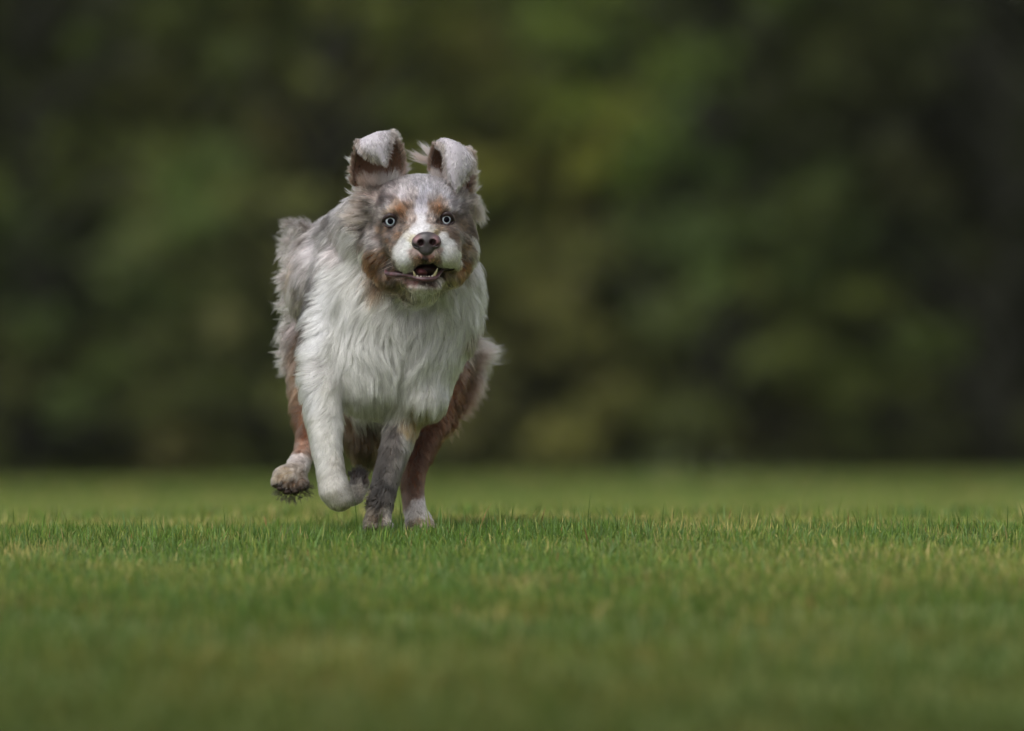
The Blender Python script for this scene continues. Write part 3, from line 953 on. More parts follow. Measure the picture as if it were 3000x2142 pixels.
# muzzle
mk('''1215 672 222 220 224
1250 668 228 226 230
1262 675 214 208 200
1195 690 214 210 204
1208 700 206 200 178
1190 712 226 226 228
1176 718 222 220 222
1168 728 222 220 222
1178 740 226 226 228
1172 765 222 222 224
1160 735 222 220 222
1157 758 220 218 220
1166 780 214 210 208
1340 752 220 216 214
1335 770 210 202 196
1330 730 220 216 214
1195 760 222 222 224
1190 790 214 212 210
1205 780 206 196 194
1215 800 198 190 180
1295 690 222 220 222
1310 712 226 226 228
1324 722 222 220 222
1325 745 224 222 224
1330 765 220 214 212
1300 745 226 226 230
1305 775 220 218 216
1290 785 206 196 192
1212 742 200 178 176
1205 755 206 190 188
1285 742 206 180 178
1218 758 188 150 146
1230 766 178 130 126
1265 763 180 132 128
1277 764 182 140 138
1247 762 84 68 68
1247 776 104 86 84
1228 778 178 150 144
1264 777 180 150 146
1152 782 112 88 72
1215 828 164 116 114
1190 818 158 112 108
1180 824 150 128 110
1202 826 170 130 126
1212 838 190 172 164
1235 846 206 200 194
1250 846 190 184 178
1250 826 96 76 70
1266 836 120 98 92
1285 836 190 180 170
1302 822 182 168 150
1225 858 214 210 204
1262 846 206 200 192
1205 848 196 186 176
1180 846 160 144 124
1310 806 150 128 108''')
# mane and chest: white
W = [(1020,600,178,168,168),(1000,640,182,174,176),(1030,680,216,212,212),(1050,740,218,216,212),(1035,790,222,220,216),(1070,840,224,222,216),
 (980,680,182,172,172),(960,720,186,176,178),(985,740,192,182,182),(1000,800,222,220,218),(960,790,228,228,230),(1120,880,224,222,216),(1180,900,224,222,216),(1240,900,222,220,214),
 (1300,880,222,220,216),(1360,850,222,220,218),(1400,760,218,214,214),(1390,700,212,206,206),(1420,800,220,218,218),(1400,900,222,220,220),
 (950,870,228,228,232),(930,930,228,228,232),(915,1000,228,228,232),(890,1060,228,228,230),(900,1120,228,226,228),(1000,900,224,224,220),(1000,1000,224,224,218),
 (1100,960,224,224,218),(1200,980,224,224,216),(1300,960,224,224,218),(1360,960,224,224,222),(1080,1080,224,224,218),(1160,1100,222,222,214),(1250,1080,222,222,216),
 (1330,1050,224,224,222),(1100,1180,220,218,210),(1180,1190,210,206,196),(1240,1150,220,218,212),(980,1150,222,220,214),(1050,1220,216,214,208),(1290,1120,222,222,218),
 (905,1180,226,226,228),(930,1240,222,220,216),(960,1300,216,214,208),(920,1300,222,220,218),(970,1400,214,210,204),(990,1460,208,202,194),(1000,1490,196,188,178),(1040,1460,204,196,188),(1040,1398,58,44,38),(1060,1392,50,38,32),(1072,1408,84,64,58),(1060,1440,200,192,182),
 (940,1350,218,216,212),(1000,1350,210,204,196)]
mk('\n'.join(' '.join(map(str, w)) for w in W))
# standing front leg: white in front, grey-brown inside with its shade painted in
mk('''1150 1270 112 104 100
1190 1290 178 174 168
1210 1250 176 150 104
1130 1330 70 62 56
1120 1360 66 58 52
1150 1330 100 92 86
1170 1340 142 136 130
1100 1400 76 70 66
1125 1420 52 45 40
1110 1440 54 46 40
1150 1390 122 115 109
1110 1470 66 58 52
1140 1460 94 87 80
1085 1500 130 118 104
1115 1510 110 98 84
1140 1510 160 152 142''')
# hind leg on the right: rusty brown with a white sock
mk('''1400 1010 176 160 156
1425 1060 180 164 160
1390 1100 158 116 96
1350 1150 148 98 66
1320 1200 142 92 60
1290 1250 136 86 56
1260 1300 126 78 50
1230 1350 116 72 46
1220 1400 122 78 50
1190 1420 108 74 50
1240 1400 142 98 70
1215 1440 136 100 80
1200 1460 140 110 94
1225 1470 214 206 206
1240 1500 214 208 204
1210 1510 206 198 194
1240 1530 190 174 150
1215 1540 140 122 98
1262 1540 168 152 128
1380 970 176 160 154
1410 960 180 166 164''')
# left hind leg and paw
mk('''870 1100 142 116 92
868 1160 136 102 74
872 1220 130 92 66
880 1270 126 86 62
878 1310 160 126 108
880 1340 214 204 202
862 1370 206 196 188
840 1385 186 170 150
820 1400 170 154 134
880 1390 184 172 162
850 1415 124 104 86
880 1420 112 94 80
820 1425 80 66 54
850 1440 56 44 34
885 1440 60 48 38''')
# back and flank
mk('''1000 600 178 170 174
985 640 180 172 176
965 640 118 110 110
945 665 128 120 120
940 640 160 152 154
950 680 186 180 184
925 700 184 178 182
985 690 176 166 166
905 660 180 172 174
870 665 112 102 98
850 680 104 96 90
835 665 164 152 150
880 700 150 138 134
860 720 188 178 178
900 740 206 198 202
860 760 196 184 184
830 730 158 148 142
815 720 190 184 186
820 770 196 176 164
840 790 200 178 160
810 800 212 206 206
815 850 214 210 208
830 880 206 200 196
870 800 186 176 178
900 800 178 168 168
930 785 150 142 142
908 830 112 102 100
880 850 140 130 128
893 880 92 84 80
885 925 96 88 84
870 890 162 150 150
850 930 170 156 156
830 950 176 160 160
880 965 106 94 88
850 990 166 150 148
876 1000 108 88 72
820 1020 180 162 160
860 1040 150 126 110
840 1060 164 142 130
880 1060 140 112 88''')
# hidden far side and belly
mk('''1060 1260 118 94 68 520
1070 1340 112 88 62 540
1050 1300 104 80 58 520
1020 1230 120 96 70 520
1100 1300 128 102 74 560
1060 1100 190 180 170 600
1300 900 150 130 120 900
1380 1000 150 120 100 800
1100 700 170 160 160 900
1100 850 170 160 160 1150
1250 850 150 136 132 1100
950 900 165 152 148 1100
1100 650 160 150 150 700
1200 700 170 160 158 500
1300 1000 150 110 90 700''')
MK = np.array(MK)

def coat_colour(p):
    """colour of the coat at points in dog space: blend of the nearest markings with ragged borders"""
    p = np.asarray(p, float)
    sh = np.stack([vnoise(p / 16, 21), vnoise(p / 16, 22), vnoise(p / 16, 23)], -1) * 9 + np.stack([vnoise(p / 5, 24), vnoise(p / 5, 25), vnoise(p / 5, 26)], -1) * 4
    hd = np.where((p[:, 1] < 120) & (p[:, 2] < 880), .55, 1.0)[:, None]
    q = p + sh * hd * np.array([1, .5, 1])
    out = np.zeros((len(q), 3))
    sc = np.array([1, .35, 1])
    for s_ in range(0, len(q), 20000):
        a = q[s_:s_ + 20000] * sc; b_ = MK[:, :3] * sc
        d2 = ((a[:, None] - b_[None]) ** 2).sum(-1) + 20
        w = d2 ** -3.4; w /= w.sum(1, keepdims=True)
        out[s_:s_ + 20000] = w @ MK[:, 3:6]
    return out

# ------------------------------------------------------------------ grooming guides
GD = []   # x y dx dy(down) dd length lift clumpiness
def gd(txt):
    for ln in txt.strip().splitlines():
        v = [float(t) for t in ln.split()]
        dep = None
        if len(v) > 8: dep = v[8]
        p = PJ(v[0], v[1], dep) if dep is not None else on_surface(v[0], v[1])
        GD.append((*p, v[2], v[4], v[3], v[5], v[6], v[7]))
#   x    y    dx   dy   dd  len lift clump
gd('''1236 520 0 -1 .8 20 .35 .3
1236 570 0 -1 .4 17 .25 .25
1236 620 0 -1 .4 12 .2 .2
1234 655 0 -1 .8 8 .15 .1
1180 540 -.35 -1 .5 22 .35 .4
1290 540 .35 -1 .5 22 .35 .4
1130 560 -.8 -.8 .5 28 .4 .5
1340 560 .8 -.8 .5 28 .4 .5
1165 605 -.3 -1 .3 15 .3 .25
1285 605 .3 -1 .3 15 .3 .25
1120 610 -1 -.3 .5 24 .3 .45
1350 600 1 -.3 .5 24 .3 .45
1205 630 -.25 -1 .3 12 .2 .2
1265 630 .25 -1 .3 12 .2 .2
1115 650 -1 .2 .6 16 .2 .3
1335 650 1 .2 .6 16 .2 .3
1143 675 -.9 .6 .4 11 .2 .2
1308 670 .9 .6 .4 11 .2 .2
1180 660 -.7 -.5 .5 9 .15 .1
1275 665 .7 -.4 .5 9 .15 .1
1090 700 -1 .5 .6 22 .25 .45
1360 700 1 .5 .6 22 .25 .45
1130 720 -1 .5 .5 14 .2 .35
1345 715 1 .5 .5 14 .2 .35
1160 725 -1 .2 .6 10 .15 .2
1085 770 -1 .9 .5 34 .3 .6
1370 770 1 .9 .5 34 .3 .6
1120 800 -.8 1 .4 28 .3 .6
1345 810 .7 1 .4 28 .3 .6
1150 840 -.5 1 .3 28 .35 .6
1310 840 .5 1 .3 28 .35 .6
1190 715 -1 .15 .8 7 .12 .05
1310 715 1 .15 .8 7 .12 .05
1215 690 -.6 -.5 .8 7 .12 .05
1285 690 .6 -.5 .8 7 .12 .05
1180 755 -.8 .6 .5 8 .15 .1
1315 750 .8 .6 .5 8 .15 .1
1195 790 -.4 1 .3 9 .2 .25
1300 780 .4 1 .3 9 .2 .25
1220 770 -.5 1 .2 7 .2 .1
1270 770 .5 1 .2 7 .2 .1
1247 774 0 1 .2 7 .25 .3
1215 838 -.3 1 .2 14 .4 .45
1246 842 0 1 .2 17 .45 .5
1285 834 .3 1 .2 14 .4 .45
1200 824 -.6 1 .3 10 .3 .3
1060 590 -1 -.1 .5 46 .4 .7
1055 640 -1 .5 .4 44 .35 .8
1060 690 -.9 .8 .4 42 .35 .8
1395 600 1 .2 .5 40 .4 .8
1390 640 .8 .9 .4 40 .35 .8
1010 620 -.8 .7 .5 60 .2 .7
1000 700 -.7 .9 .4 70 .2 .7
1040 780 -.8 .8 .2 80 .2 .7
1080 850 -.7 .9 .1 85 .25 .7
1150 890 -.4 1 -.1 85 .25 .7
1240 900 0 1 -.1 80 .3 .8
1330 880 .4 1 0 80 .25 .7
1390 800 .5 1 .3 75 .25 .7
1410 720 .5 .9 .5 60 .25 .7
1425 850 .35 1 .4 66 .3 .7
960 790 -.7 .8 .3 55 .2 .6
945 870 -.7 .8 .5 50 .2 .6
925 960 -.9 .6 .5 50 .25 .6
900 1050 -1 .35 .5 46 .3 .65
890 1130 -1 .4 .5 46 .35 .65
895 1190 -.8 .8 .4 42 .3 .6
990 880 -.35 1 0 75 .15 .7
1000 980 -.1 1 0 85 .2 .75
1080 980 .1 1 -.1 90 .25 .8
1180 990 0 1 -.1 90 .25 .8
1280 980 -.1 1 0 85 .25 .8
1370 960 .1 1 .2 70 .25 .7
1360 1040 -.1 1 .3 40 .2 .6
1030 1080 .2 1 0 68 .3 .7
1120 1100 .1 1 0 70 .3 .75
1200 1090 -.1 1 0 66 .3 .75
1290 1060 -.3 1 .1 48 .25 .7
1060 1190 .1 1 .2 56 .35 .8
1150 1200 0 1 .2 54 .35 .8
1240 1170 -.2 1 .2 55 .3 .8
970 1150 -.5 .9 .2 45 .2 .6
930 1250 -.6 .9 .3 30 .25 .25
980 1290 -.3 1 .3 28 .2 .25
950 1380 -.35 1 .2 18 .2 .15
990 1460 .1 1 .2 14 .2 .15
1050 1440 .6 -.4 .5 16 .3 .5
1050 1400 .3 -1 .4 22 .7 .9
1180 1280 .2 1 .2 26 .2 .5
1150 1350 -.1 1 .2 20 .2 .4
1120 1430 -.3 1 .2 20 .25 .5
1090 1480 -.8 .8 .2 22 .5 .8
1110 1510 -.1 1 0 16 .3 .6
1390 1010 .9 .2 .9 52 .35 .8
1400 1070 .8 .6 .9 50 .35 .8
1350 1130 .5 1 .6 44 .3 .75
1310 1200 .3 1 .5 46 .3 .7
1260 1280 .1 1 .4 28 .2 .5
1220 1380 0 1 .3 16 .15 .3
1215 1450 0 1 .2 14 .15 .3
1240 1520 .3 1 -.2 14 .25 .4
1210 1535 0 1 -.2 14 .3 .5
860 1080 -.2 1 .5 38 .25 .7
868 1180 -.2 1 .4 40 .3 .7
880 1290 -.1 1 .2 22 .2 .4
850 1390 -.5 .5 -.3 18 .35 .6
820 1410 -.6 .6 -.3 16 .4 .7
870 1425 .1 1 0 15 .4 .8
845 1435 -.1 1 0 17 .45 .85
960 640 -.9 .6 .7 38 .3 .6
930 660 -1 .5 .6 42 .4 .65
870 670 -1 .1 .6 50 .5 .8
830 700 -1 .3 .5 46 .5 .8
820 760 -.8 .8 .4 46 .5 .8
900 720 -.9 .6 .5 36 .15 .6
860 780 -.8 .7 .4 50 .2 .65
900 830 -.6 .9 .4 52 .2 .7
815 860 -.7 1 .3 50 .5 .75
860 920 -.4 1 .3 44 .2 .7
900 960 -.5 1 .3 56 .2 .7
820 970 -.5 1 .3 54 .45 .75
850 1030 -.4 1 .3 54 .4 .75
1060 1230 .2 1 .3 46 .3 .7 520
1100 1300 .1 1 .3 46 .3 .7 560
1100 700 -.2 .3 1 50 .2 .6 800
1200 800 .4 .8 .8 50 .2 .6 700
1300 900 .5 1 .8 60 .3 .7 900
1100 900 0 1 .6 70 .3 .8 1150''')
GD = np.array(GD)
GD[:, 3:6] /= np.linalg.norm(GD[:, 3:6], axis=1, keepdims=True)
def groom(p):
    p = np.asarray(p, float); out = np.zeros((len(p), 6)); sc = np.array([1, .5, 1])
    for s_ in range(0, len(p), 20000):
        a = p[s_:s_ + 20000] * sc; b_ = GD[:, :3] * sc
        d2 = ((a[:, None] - b_[None]) ** 2).sum(-1) + 150
        w = d2 ** -2.0; w /= w.sum(1, keepdims=True)
        out[s_:s_ + 20000] = w @ GD[:, 3:9]
    return out

# ------------------------------------------------------------------ body mesh
under = coat_colour(BV)
# bare dark skin inside the mouth and round the eyes
def near(p, x, y, d, r_): return np.exp(-(((p - PJ(x, y, d)) / r_) ** 2).sum(1))
mouth = (e_(BV[:, 0], BV[:, 1], BV[:, 2], 1248, 793, -90, 41, 22, 92) < 0) | (e_(BV[:, 0], BV[:, 1], BV[:, 2], 1165, 796, -84, 40, 12, 44) < 0) | (e_(BV[:, 0], BV[:, 1], BV[:, 2], 1298, 788, -80, 34, 9, 54) < 0)
BCOL = under * 0.8
BCOL[mouth] = lin([38, 22, 22])
nz = np.linalg.norm((BV - PJ(1249, 710, -180)) / np.array([34, 30, 24]), axis=1) < 1.0
BCOL[nz] = lin([20, 10, 10])
body = mesh_np('body', dw(BV), BF, body_mat, dog, col=BCOL)

# ------------------------------------------------------------------ hair
def coat_tone(c):      # hair lets light through and scatters it on, so single hairs are a little deeper than the coat they make
    c = np.asarray(c); l_ = c.mean(-1, keepdims=True)
    return 0.60 * (0.95 * c + 0.05 * l_) * np.array([1.0, .985, .94]) * (l_ + 0.02) ** 0.45
def poly_sample(V, Fq, n, r, weight=None):
    a, b_, c, d = (V[Fq[:, k]] for k in range(4))
    area = 0.5 * (np.linalg.norm(np.cross(b_ - a, c - a), axis=1) + np.linalg.norm(np.cross(c - a, d - a), axis=1))
    if weight is not None: area = area * weight
    cdf = np.cumsum(area); i = np.searchsorted(cdf, r.random(n) * cdf[-1])
    u, v = r.random(n)[:, None], r.random(n)[:, None]
    return (a[i] * (1 - u) + b_[i] * u) * (1 - v) + (d[i] * (1 - u) + c[i] * u) * v, i, area.sum()

K = 8
def clump(PT, L, amount, cell, r, power=1.4):
    """pull strands towards the nearest of a set of leader strands"""
    n = len(PT); m = max(20, n // cell)
    lead = r.choice(n, m, replace=False)
    kd = kdtree.KDTree(m)
    for j, i in enumerate(lead): kd.insert(PT[i, 0], j)
    kd.balance()
    own = np.array([kd.find(q)[1] for q in PT[:, 0]])
    ld = lead[own]
    ts = np.linspace(0, 1, K)[None, :, None] ** power
    # leader curve scaled to this strand's own length
    off = PT[ld] - PT[ld][:, :1]
    sc = (L / L[ld])[:, None, None]
    tgt = PT[ld][:, :1] + off * sc
    dist = np.linalg.norm(PT[:, 0] - PT[ld, 0], axis=1)
    am = amount * np.exp(-(dist / 45) ** 2)
    return PT + (tgt - PT) * (ts * am[:, None, None]), ld

def grow(n, r, region=None, ears=False):
    pass

r = np.random.default_rng(5)
fa = BV[BF[:, 0]]
fn_ = tri_n[BF[:, 0]]
gq = groom(fa)
facing = -fn_[:, 1]
w = np.clip(0.25 + 0.9 * (facing + 0.35), 0.18, 1.0)
w *= np.clip(24 / gq[:, 3], 0.45, 3.0) ** 0.75
w *= np.where((fa[:, 1] > 500), 0.55, 1.0)
bare = mouth | nz
w = w * ~(bare[BF[:, 0]])
for ex, ey, s_ in EYES:
    q = (fa - PJ(ex, ey, -60)) / np.array([24, 40, 21]); w = w * ((q ** 2).sum(1) > 1)
q = (fa - PJ(1249, 712, -190)) / np.array([41, 30, 33]); w = w * ((q ** 2).sum(1) > 1)
q = (fa - PJ(1249, 735, -190)) / np.array([24, 30, 22]); w = w * ((q ** 2).sum(1) > 1)
NH = 215000
R0, fi, _ = poly_sample(BV, BF, NH, r, w)
g = groom(R0)
L = g[:, 3] * r.uniform(0.6, 1.15, NH); lift = g[:, 4]; cl = g[:, 5]
under_c = r.random(NH) < 0.3
L = np.where(under_c & (g[:, 3] > 30), L * 0.55, L)
v0, nrm = sample(R0, True)
def swirl(p, s_, sd): return np.stack([vnoise(p / s_, sd), vnoise(p / s_, sd + 1), vnoise(p / s_, sd + 2)], -1)
long_ = np.clip((g[:, 3] - 12) / 50, 0, 1)[:, None]
fl = g[:, :3] + swirl(R0, 42, 31) * (0.08 + 0.42 * long_) + swirl(R0, 15, 41) * (.1 + .15 * long_) + r.normal(0, 0.12, (NH, 3))
PT = np.zeros((NH, K, 3)); PT[:, 0] = R0 - nrm * 1.5
cur = PT[:, 0].copy(); step = L / (K - 1)
frz = r.random(NH) < 0.03
lf = lift * r.uniform(0.6, 1.4, NH) + np.where(frz, 0.25, 0)
for k in range(1, K):
    v, nn = sample(cur, True)
    t = fl - (fl * nn).sum(1, keepdims=True) * nn
    t /= np.linalg.norm(t, axis=1, keepdims=True) + 1e-6
    f = k / (K - 1)
    # rises at the root, lies down along the coat, and droops a little
    up = (lf * (1.6 - 1.3 * f))[:, None]
    t = t + swirl(cur, 26, 91) * (0.30 * long_)
    d = t + nn * up + np.array([0, 0, 0.10])[None] * long_ * f
    d /= np.linalg.norm(d, axis=1, keepdims=True)
    far_ = np.clip((v - 25) / 40, 0, 1)[:, None]       # beyond the coat's own depth it keeps its course
    if k > 1: d = d * (1 - 0.8 * far_) + prev * 0.8 * far_
    if k > 1: d = 0.6 * d + 0.4 * prev
    d /= np.linalg.norm(d, axis=1, keepdims=True)
    cur = cur + d * step[:, None]
    v2, n2 = sample(cur, True)
    mn = 1.0 + 5 * f * (L / 40)
    push = np.clip(mn - v2, 0, 12)
    cur = cur + n2 * push[:, None]
    prev = d
    PT[:, k] = cur
PT, l1 = clump(PT, L, np.clip(cl * 0.62, 0, .95), 80, r, 1.5)
PT, l2 = clump(PT, L, np.clip(cl * 0.75 + .1, 0, .85), 14, r, 1.0)
COLR = coat_colour(R0)
rn = r.normal(0, 1, NH)
tone = np.exp(0.09 * rn[l1] + 0.15 * rn[l2] + r.normal(0, .08, NH))
lum = COLR.mean(1)
# merle coat: single pale and dark hairs mixed through the grey-brown parts
mer = np.clip((0.58 - lum) / 0.15, 0, 1)
fleck = np.clip(vnoise(R0 / 7.0, 81) * 2.0 + vnoise(R0 / 16.0, 82) * 1.6, -1, 1)
top_ = (R0[:, 2] < 632) & (R0[:, 1] < 130) & ((np.abs(R0[:, 0] - 1236) > 12) | (R0[:, 2] < 590))
side_ = ((R0[:, 1] > 300) | (R0[:, 0] < 900)) & (R0[:, 2] < 1120)
mer = mer * np.where(R0[:, 2] > 1200, .2, 1)
mer = np.maximum(mer, np.where(top_, .55, 0)); mer = np.maximum(mer, np.where(side_, .5, 0))
tone = tone * np.exp((r.normal(0, 1, NH) * 0.22 + rn[l2] * 0.25 + 0.45 * fleck) * mer)
COLR = coat_tone(COLR) * tone[:, None]
RAD = np.full(NH, 1.0) * np.clip(0.36 + L / 160, 0.36, 0.62) * r.uniform(.75, 1.2, NH)

# ears: short plush inside, longer fringe along the rim
EP, EL_, EC, ER_ = [], [], [], []
for ei, (B, nB, V, Fc) in enumerate(EARS):
    nu, nv = B.shape[:2]; cx = B[:, :, 0].mean()
    n = 19000
    uu = r.random(n); vv = r.random(n) ** 1.0
    edge = r.random(n) < 0.28
    side = r.random(n) < 0.5
    uu = np.where(edge, np.where(side, uu * 0.05, 1 - uu * 0.05), uu)
    tipm = r.random(n) < 0.06; vv = np.where(tipm, 1 - vv * 0.04, vv)
    iu = uu * (nu - 1.001); iv = vv * (nv - 1.001); a = iu.astype(int); b_ = iv.astype(int); fu = (iu - a)[:, None]; fv = (iv - b_)[:, None]
    def lerp(A): return (A[a, b_] * (1 - fu) + A[a + 1, b_] * fu) * (1 - fv) + (A[a, b_ + 1] * (1 - fu) + A[a + 1, b_ + 1] * fu) * fv
    p = lerp(B); nn = lerp(nB); nn /= np.linalg.norm(nn, axis=1, keepdims=True) + 1e-9
    dU = lerp(np.gradient(B, axis=0)); dV = lerp(np.gradient(B, axis=1))
    dU /= np.linalg.norm(dU, axis=1, keepdims=True) + 1e-9; dV /= np.linalg.norm(dV, axis=1, keepdims=True) + 1e-9
    sgn = np.where(r.random(n) < 0.5, 1, -1)
    # which side is the outside of the ear? on the standing part it is the side away from the camera
    iv0 = nv // 5; front_sign = -np.sign(nB[nu // 2, iv0, 1])      # +1: normal side faces camera there = inside
    outside = (sgn * front_sign) < 0
    outw = np.where(uu < .5, -1, 1)
    dirv = dV * 0.9 + dU * (outw * np.where(edge, 1.2, 0.25))[:, None] + nn * (sgn * np.where(edge, .25, .3))[:, None] + r.normal(0, .22, (n, 3)) + swirl(p, 14, 61) * .35
    dirv = np.where((tipm)[:, None], dV + r.normal(0, .2, (n, 3)), dirv)
    dirv /= np.linalg.norm(dirv, axis=1, keepdims=True)
    Le = np.where(edge, 22, np.where(outside, 13, 9)) * r.uniform(.6, 1.2, n)
    Le = np.where(edge & (vv < .35), Le * 1.25, Le)
    q = np.zeros((n, K, 3)); base = p + nn * (sgn * 2.5)[:, None]
    for k in range(K):
        f = k / (K - 1)
        bend = dirv + (nn * (-sgn * .25)[:, None] + np.array([0, 0, .15])) * f
        q[:, k] = base + bend * (Le * f)[:, None]
    q, own_ = clump(q, Le, np.where(edge, .75, .55) * np.ones(n), 12, r, 1.0); rr_ = r.normal(0, 1, n)
    inner = lin([146, 114, 98]); inner2 = lin([92, 68, 57]); outer = lin([206, 200, 208]); outer2 = lin([178, 164, 162]); rimc = lin([186, 164, 154])
    no = np.clip(.5 + .8 * vnoise(p / 18, 70 + ei), 0, 1)[:, None]
    oc = outer * no + outer2 * (1 - no)
    oc = np.where((vv > .55)[:, None], outer * .75 + oc * .25, oc)
    ic = inner * (1 - vv[:, None]) + inner2 * vv[:, None]
    c = np.where(outside[:, None], oc, ic)
    rim_c = np.where((vv < .38)[:, None], lin([172, 146, 134]), rimc * .6 + oc * .4)
    c = np.where(edge[:, None], rim_c, c) * np.exp(r.normal(0, .10, (n, 1)) + .22 * rr_[own_][:, None])
    EP.append(q); EL_.append(Le); EC.append(coat_tone(c)); ER_.append(np.full(n, .5) * r.uniform(.8, 1.2, n))
    # skin of the ear
    off = V.reshape(2, nu * nv, 3)
    vc = np.tile(outer * .62, (2 * nu * nv, 1)); k_in = 0 if front_sign > 0 else 1
    vc[k_in * nu * nv:(k_in + 1) * nu * nv] = inner2 * 1.3
    em = mesh_np('ear', dw(V), Fc, body_mat, dog, col=vc)

# tufts: wisps by the ears, muddy spikes on the paws, feathering on the hind leg
def tuft(x, y, d, dx, dy, dd, ln, n, col, spread=5, fan=.25, curl=.3, rad=.45):
    q = np.zeros((n, K, 3)); c0 = PJ(x, y, d); base = c0 + r.normal(0, spread, (n, 3)) * np.array([1, .6, 1])
    dv = np.array([dx, dd, dy], float); dv /= np.linalg.norm(dv); D_ = dv + r.normal(0, fan, (n, 3)); l_ = ln * r.uniform(.45, 1.15, n)
    cu = r.normal(0, 1, 3) * curl
    for k in range(K):
        f = k / (K - 1); q[:, k] = base * 1.0 + (D_ * f + cu * f * f) * l_[:, None]
    q, _ = clump(q, l_, np.full(n, .8), 14, r, .9)
    EP.append(q); EL_.append(l_); EC.append(coat_tone(lin(col)) * np.exp(r.normal(0, .15, (n, 1)))); ER_.append(np.full(n, rad))
tuft(1258, 470, 60, -1, -.1, 0, 46, 220, [180, 158, 150], 5, .16, .15)
tuft(1262, 450, 55, -.8, -.8, 0, 40, 160, [196, 182, 182], 5, .16, .1)
tuft(1172, 505, 60, .9, -.5, 0, 34, 160, [184, 166, 160], 6, .2, .15)
for i in range(10):
    tuft(1034 + r.normal(0, 4), 470 + i * 11, 70, -.8, -.5 + r.normal(0, .2), .1, 20, 30, [206, 198, 200], 3, .18, .2)
    tuft(1384 + r.normal(0, 3) + .6 * i, 500 + i * 11, 72, .9, -.4 + r.normal(0, .2), .1, 22, 40, [196, 178, 170], 3, .18, .2)
for x, y in ((812, 1440), (830, 1450), (845, 1456), (860, 1456), (878, 1450), (895, 1440), (905, 1425)):
    tuft(x, y, 400, (x - 855) / 60, .8, -.2, 15, 60, [58, 46, 36], 7, .35, .3, .5)
for x, y in ((1026, 1392), (1040, 1384), (1052, 1378), (1064, 1382), (1074, 1392)):
    tuft(x, y, 318, (x - 1048) / 40, -1, 0, 12, 60, [44, 34, 28], 5, .35, .2, .5)
for i in range(9):
    tuft(1086 + r.normal(0, 4), 1440 + i * 11, 215, -1, .5, .1, 16, 45, [110, 98, 84], 3, .25, .2)
for x, y, c in ((1405, 1010, [190, 176, 176]), (1415, 1040, [192, 180, 180]), (1405, 1075, [188, 172, 170]), (1380, 1110, [176, 150, 140]), (1360, 1150, [166, 134, 118]), (1335, 1190, [150, 112, 90]), (1310, 1230, [140, 100, 78])):
    tuft(x, y, 640, .75, .25 if y < 1060 else .9, .3, 34, 260, c, 14, .28, .3)
# brush of long hairs rising from the skull in front of each ear
for i in range(14):
    f = i / 13
    tuft(1062 + 100 * f, 540 - 14 * f, 40, -.5 + .75 * f, -1, .15, 30, 90, [150 + 50 * f, 124 + 70 * f, 112 + 84 * f], 6, .18, .15)
    tuft(1268 + 60 * f, 522 + 22 * f, 42, -.2 + .3 * f, -1, .15, 30 - 6 * f, 70, [188 - 20 * f, 176 - 26 * f, 176 - 30 * f], 6, .18, .15)
# ear-side collar of the cheeks
tuft(1060, 625, 80, -1, .35, .1, 50, 900, [182, 166, 158], 16, .22, .2)
tuft(1388, 612, 90, .6, .75, .1, 32, 600, [186, 170, 160], 13, .22, .2)

for i in range(46):
    f = i / 45
    if i < 14: x, y, c, dx, dy = 915 - 75 * f * 3.3, 668 + 10 * math.sin(i), [118, 108, 104] if i % 3 else [176, 166, 164], -.8, -.35
    else: x, y, c, dx, dy = 838 + 8 * math.sin(i), 690 + (f - .3) * 560, ([160, 150, 148], [208, 202, 200], [182, 168, 166])[i % 3], -.8, .35
    p_ = on_surface(x, y)
    tuft(x, y, p_[1] + 12, dx, dy + r.normal(0, .2), .3, r.uniform(14, 30), 110, c, 9, .26, .3)
for i in range(26):
    f = i / 25
    x, y = 1385 - 120 * max(0, f - .35) ** 1.2 + r.normal(0, 3), 1000 + 250 * f
    p_ = on_surface(x, y)
    tuft(x, y, p_[1] + 20, .8 - .2 * f, .3 + .7 * f, .3, r.uniform(30, 48) * (1 - .3 * f), 130, [180 - 50 * f, 160 - 80 * f, 154 - 100 * f], 9, .26, .3)
ALLP = np.concatenate([PT] + EP); ALLC = np.concatenate([COLR] + EC); ALLR = np.concatenate([RAD] + ER_)
def hair_object(name, P, COL_, R_, mat, parent, taper=0.15):
    n, k = P.shape[:2]
    hc = bpy.data.hair_curves.new(name)
    hc.add_curves([k] * n)
    hc.position_data.foreach_set('vector', dw(P).astype(np.float32).ravel())
    ra = hc.attributes.new('radius', 'FLOAT', 'POINT') if 'radius' not in hc.attributes else hc.attributes['radius']
    prof = np.interp(np.linspace(0, 1, k), [0, .5, 1], [1, .85, taper])
    ra.data.foreach_set('value', ((R_[:, None] * prof[None]) / S).astype(np.float32).ravel())
    ca = hc.attributes.new('Col', 'FLOAT_COLOR', 'POINT')
    grad = np.linspace(.82, 1.06, k)  # shade between clumps painted in: darker roots, paler tips
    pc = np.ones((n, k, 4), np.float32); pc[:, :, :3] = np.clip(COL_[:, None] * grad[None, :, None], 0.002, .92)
    ca.data.foreach_set('color', pc.ravel())
    hc.materials.append(mat)
    o = bpy.data.objects.new(name, hc); C.collection.objects.link(o); o.parent = parent
    return o
hair_mat = bpy.data.materials.new('dog_hair'); hair_mat.use_nodes = True
nt = hair_mat.node_tree; nt.nodes.clear()
at = nt.nodes.new('ShaderNodeAttribute'); at.attribute_name = 'Col'
hb = nt.nodes.new('ShaderNodeBsdfHairPrincipled'); hb.model = 'CHIANG'; hb.parametrization = 'COLOR'
hb.inputs['Roughness'].default_value = 0.42; hb.inputs['Radial Roughness'].default_value = 0.6; hb.inputs['Coat'].default_value = 0.0
ou = nt.nodes.new('ShaderNodeOutputMaterial')
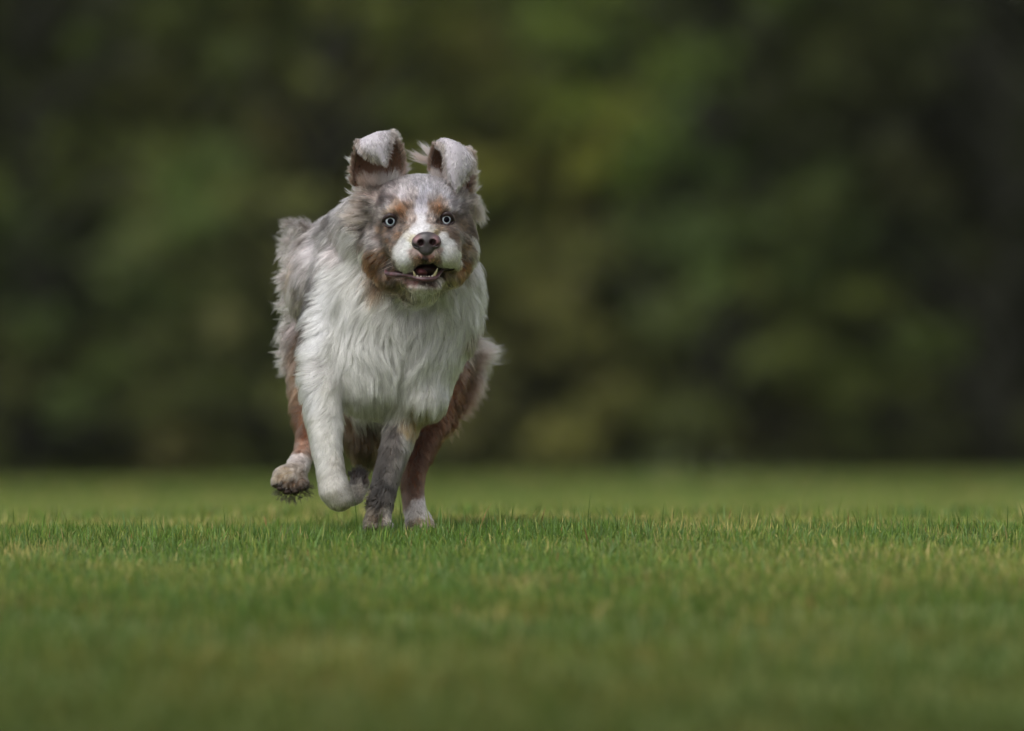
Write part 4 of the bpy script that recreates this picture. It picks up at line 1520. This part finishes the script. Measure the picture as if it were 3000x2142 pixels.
nt.links.new(at.outputs['Color'], hb.inputs['Color']); nt.links.new(hb.outputs[0], ou.inputs['Surface'])
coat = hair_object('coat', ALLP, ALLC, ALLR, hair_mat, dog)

# whiskers
WP, WC = [], []
def whisk(x, y, d, dx, dy, dd, ln, sag=.15):
    q = np.zeros((1, K, 3)); c0 = PJ(x, y, d); dv = np.array([dx, dd, dy], float); dv /= np.linalg.norm(dv)
    for k in range(K):
        f = k / (K - 1); q[0, k] = c0 + dv * ln * f + np.array([0, 0, 1]) * sag * ln * f * f
    WP.append(q); WC.append(lin([214, 204, 190])[None])
for i in range(16):
    whisk(r.uniform(1168, 1192), r.uniform(740, 775), -90, -1, r.uniform(.1, .9), r.uniform(.2, .6), r.uniform(35, 75))
    whisk(r.uniform(1308, 1332), r.uniform(735, 770), -90, 1, r.uniform(.0, .6), r.uniform(.2, .6), r.uniform(30, 65))
for i in range(14):
    whisk(r.uniform(1200, 1290), 850, -80, r.uniform(-.4, .5), 1, -.1, r.uniform(20, 52), 0)
for i in range(5):
    whisk(1150 + 4 * i, 625, -70, -.3, -1, -.3, 24, 0); whisk(1290 + 5 * i, 622, -70, .3, -1, -.3, 22, 0)
WPa = np.concatenate(WP)
hair_object('whiskers', WPa, np.concatenate(WC), np.full(len(WPa), .42), hair_mat, dog)

# ------------------------------------------------------------------ thin haze over field and wood, added to lift the dark gaps
hb_ = np.array([[x, y, z] for x in (-70, 70) for y in (-15, 75) for z in (-1.6, 16)], float)
hz = mesh_np('haze', hb_, np.array([[0, 1, 3, 2], [4, 6, 7, 5], [0, 4, 5, 1], [2, 3, 7, 6], [0, 2, 6, 4], [1, 5, 7, 3]]), None, smooth=False)
hm = bpy.data.materials.new('thin_haze'); hm.use_nodes = True; nt = hm.node_tree; nt.nodes.clear()
pv = nt.nodes.new('ShaderNodeVolumePrincipled'); pv.inputs['Color'].default_value = (.9, .9, .86, 1); pv.inputs['Density'].default_value = 0.0002
ou = nt.nodes.new('ShaderNodeOutputMaterial'); nt.links.new(pv.outputs[0], ou.inputs['Volume'])
hz.data.materials.append(hm); tag(hz, 'thin haze over the field', kind='stuff')
C.cycles.volume_bounces = 0
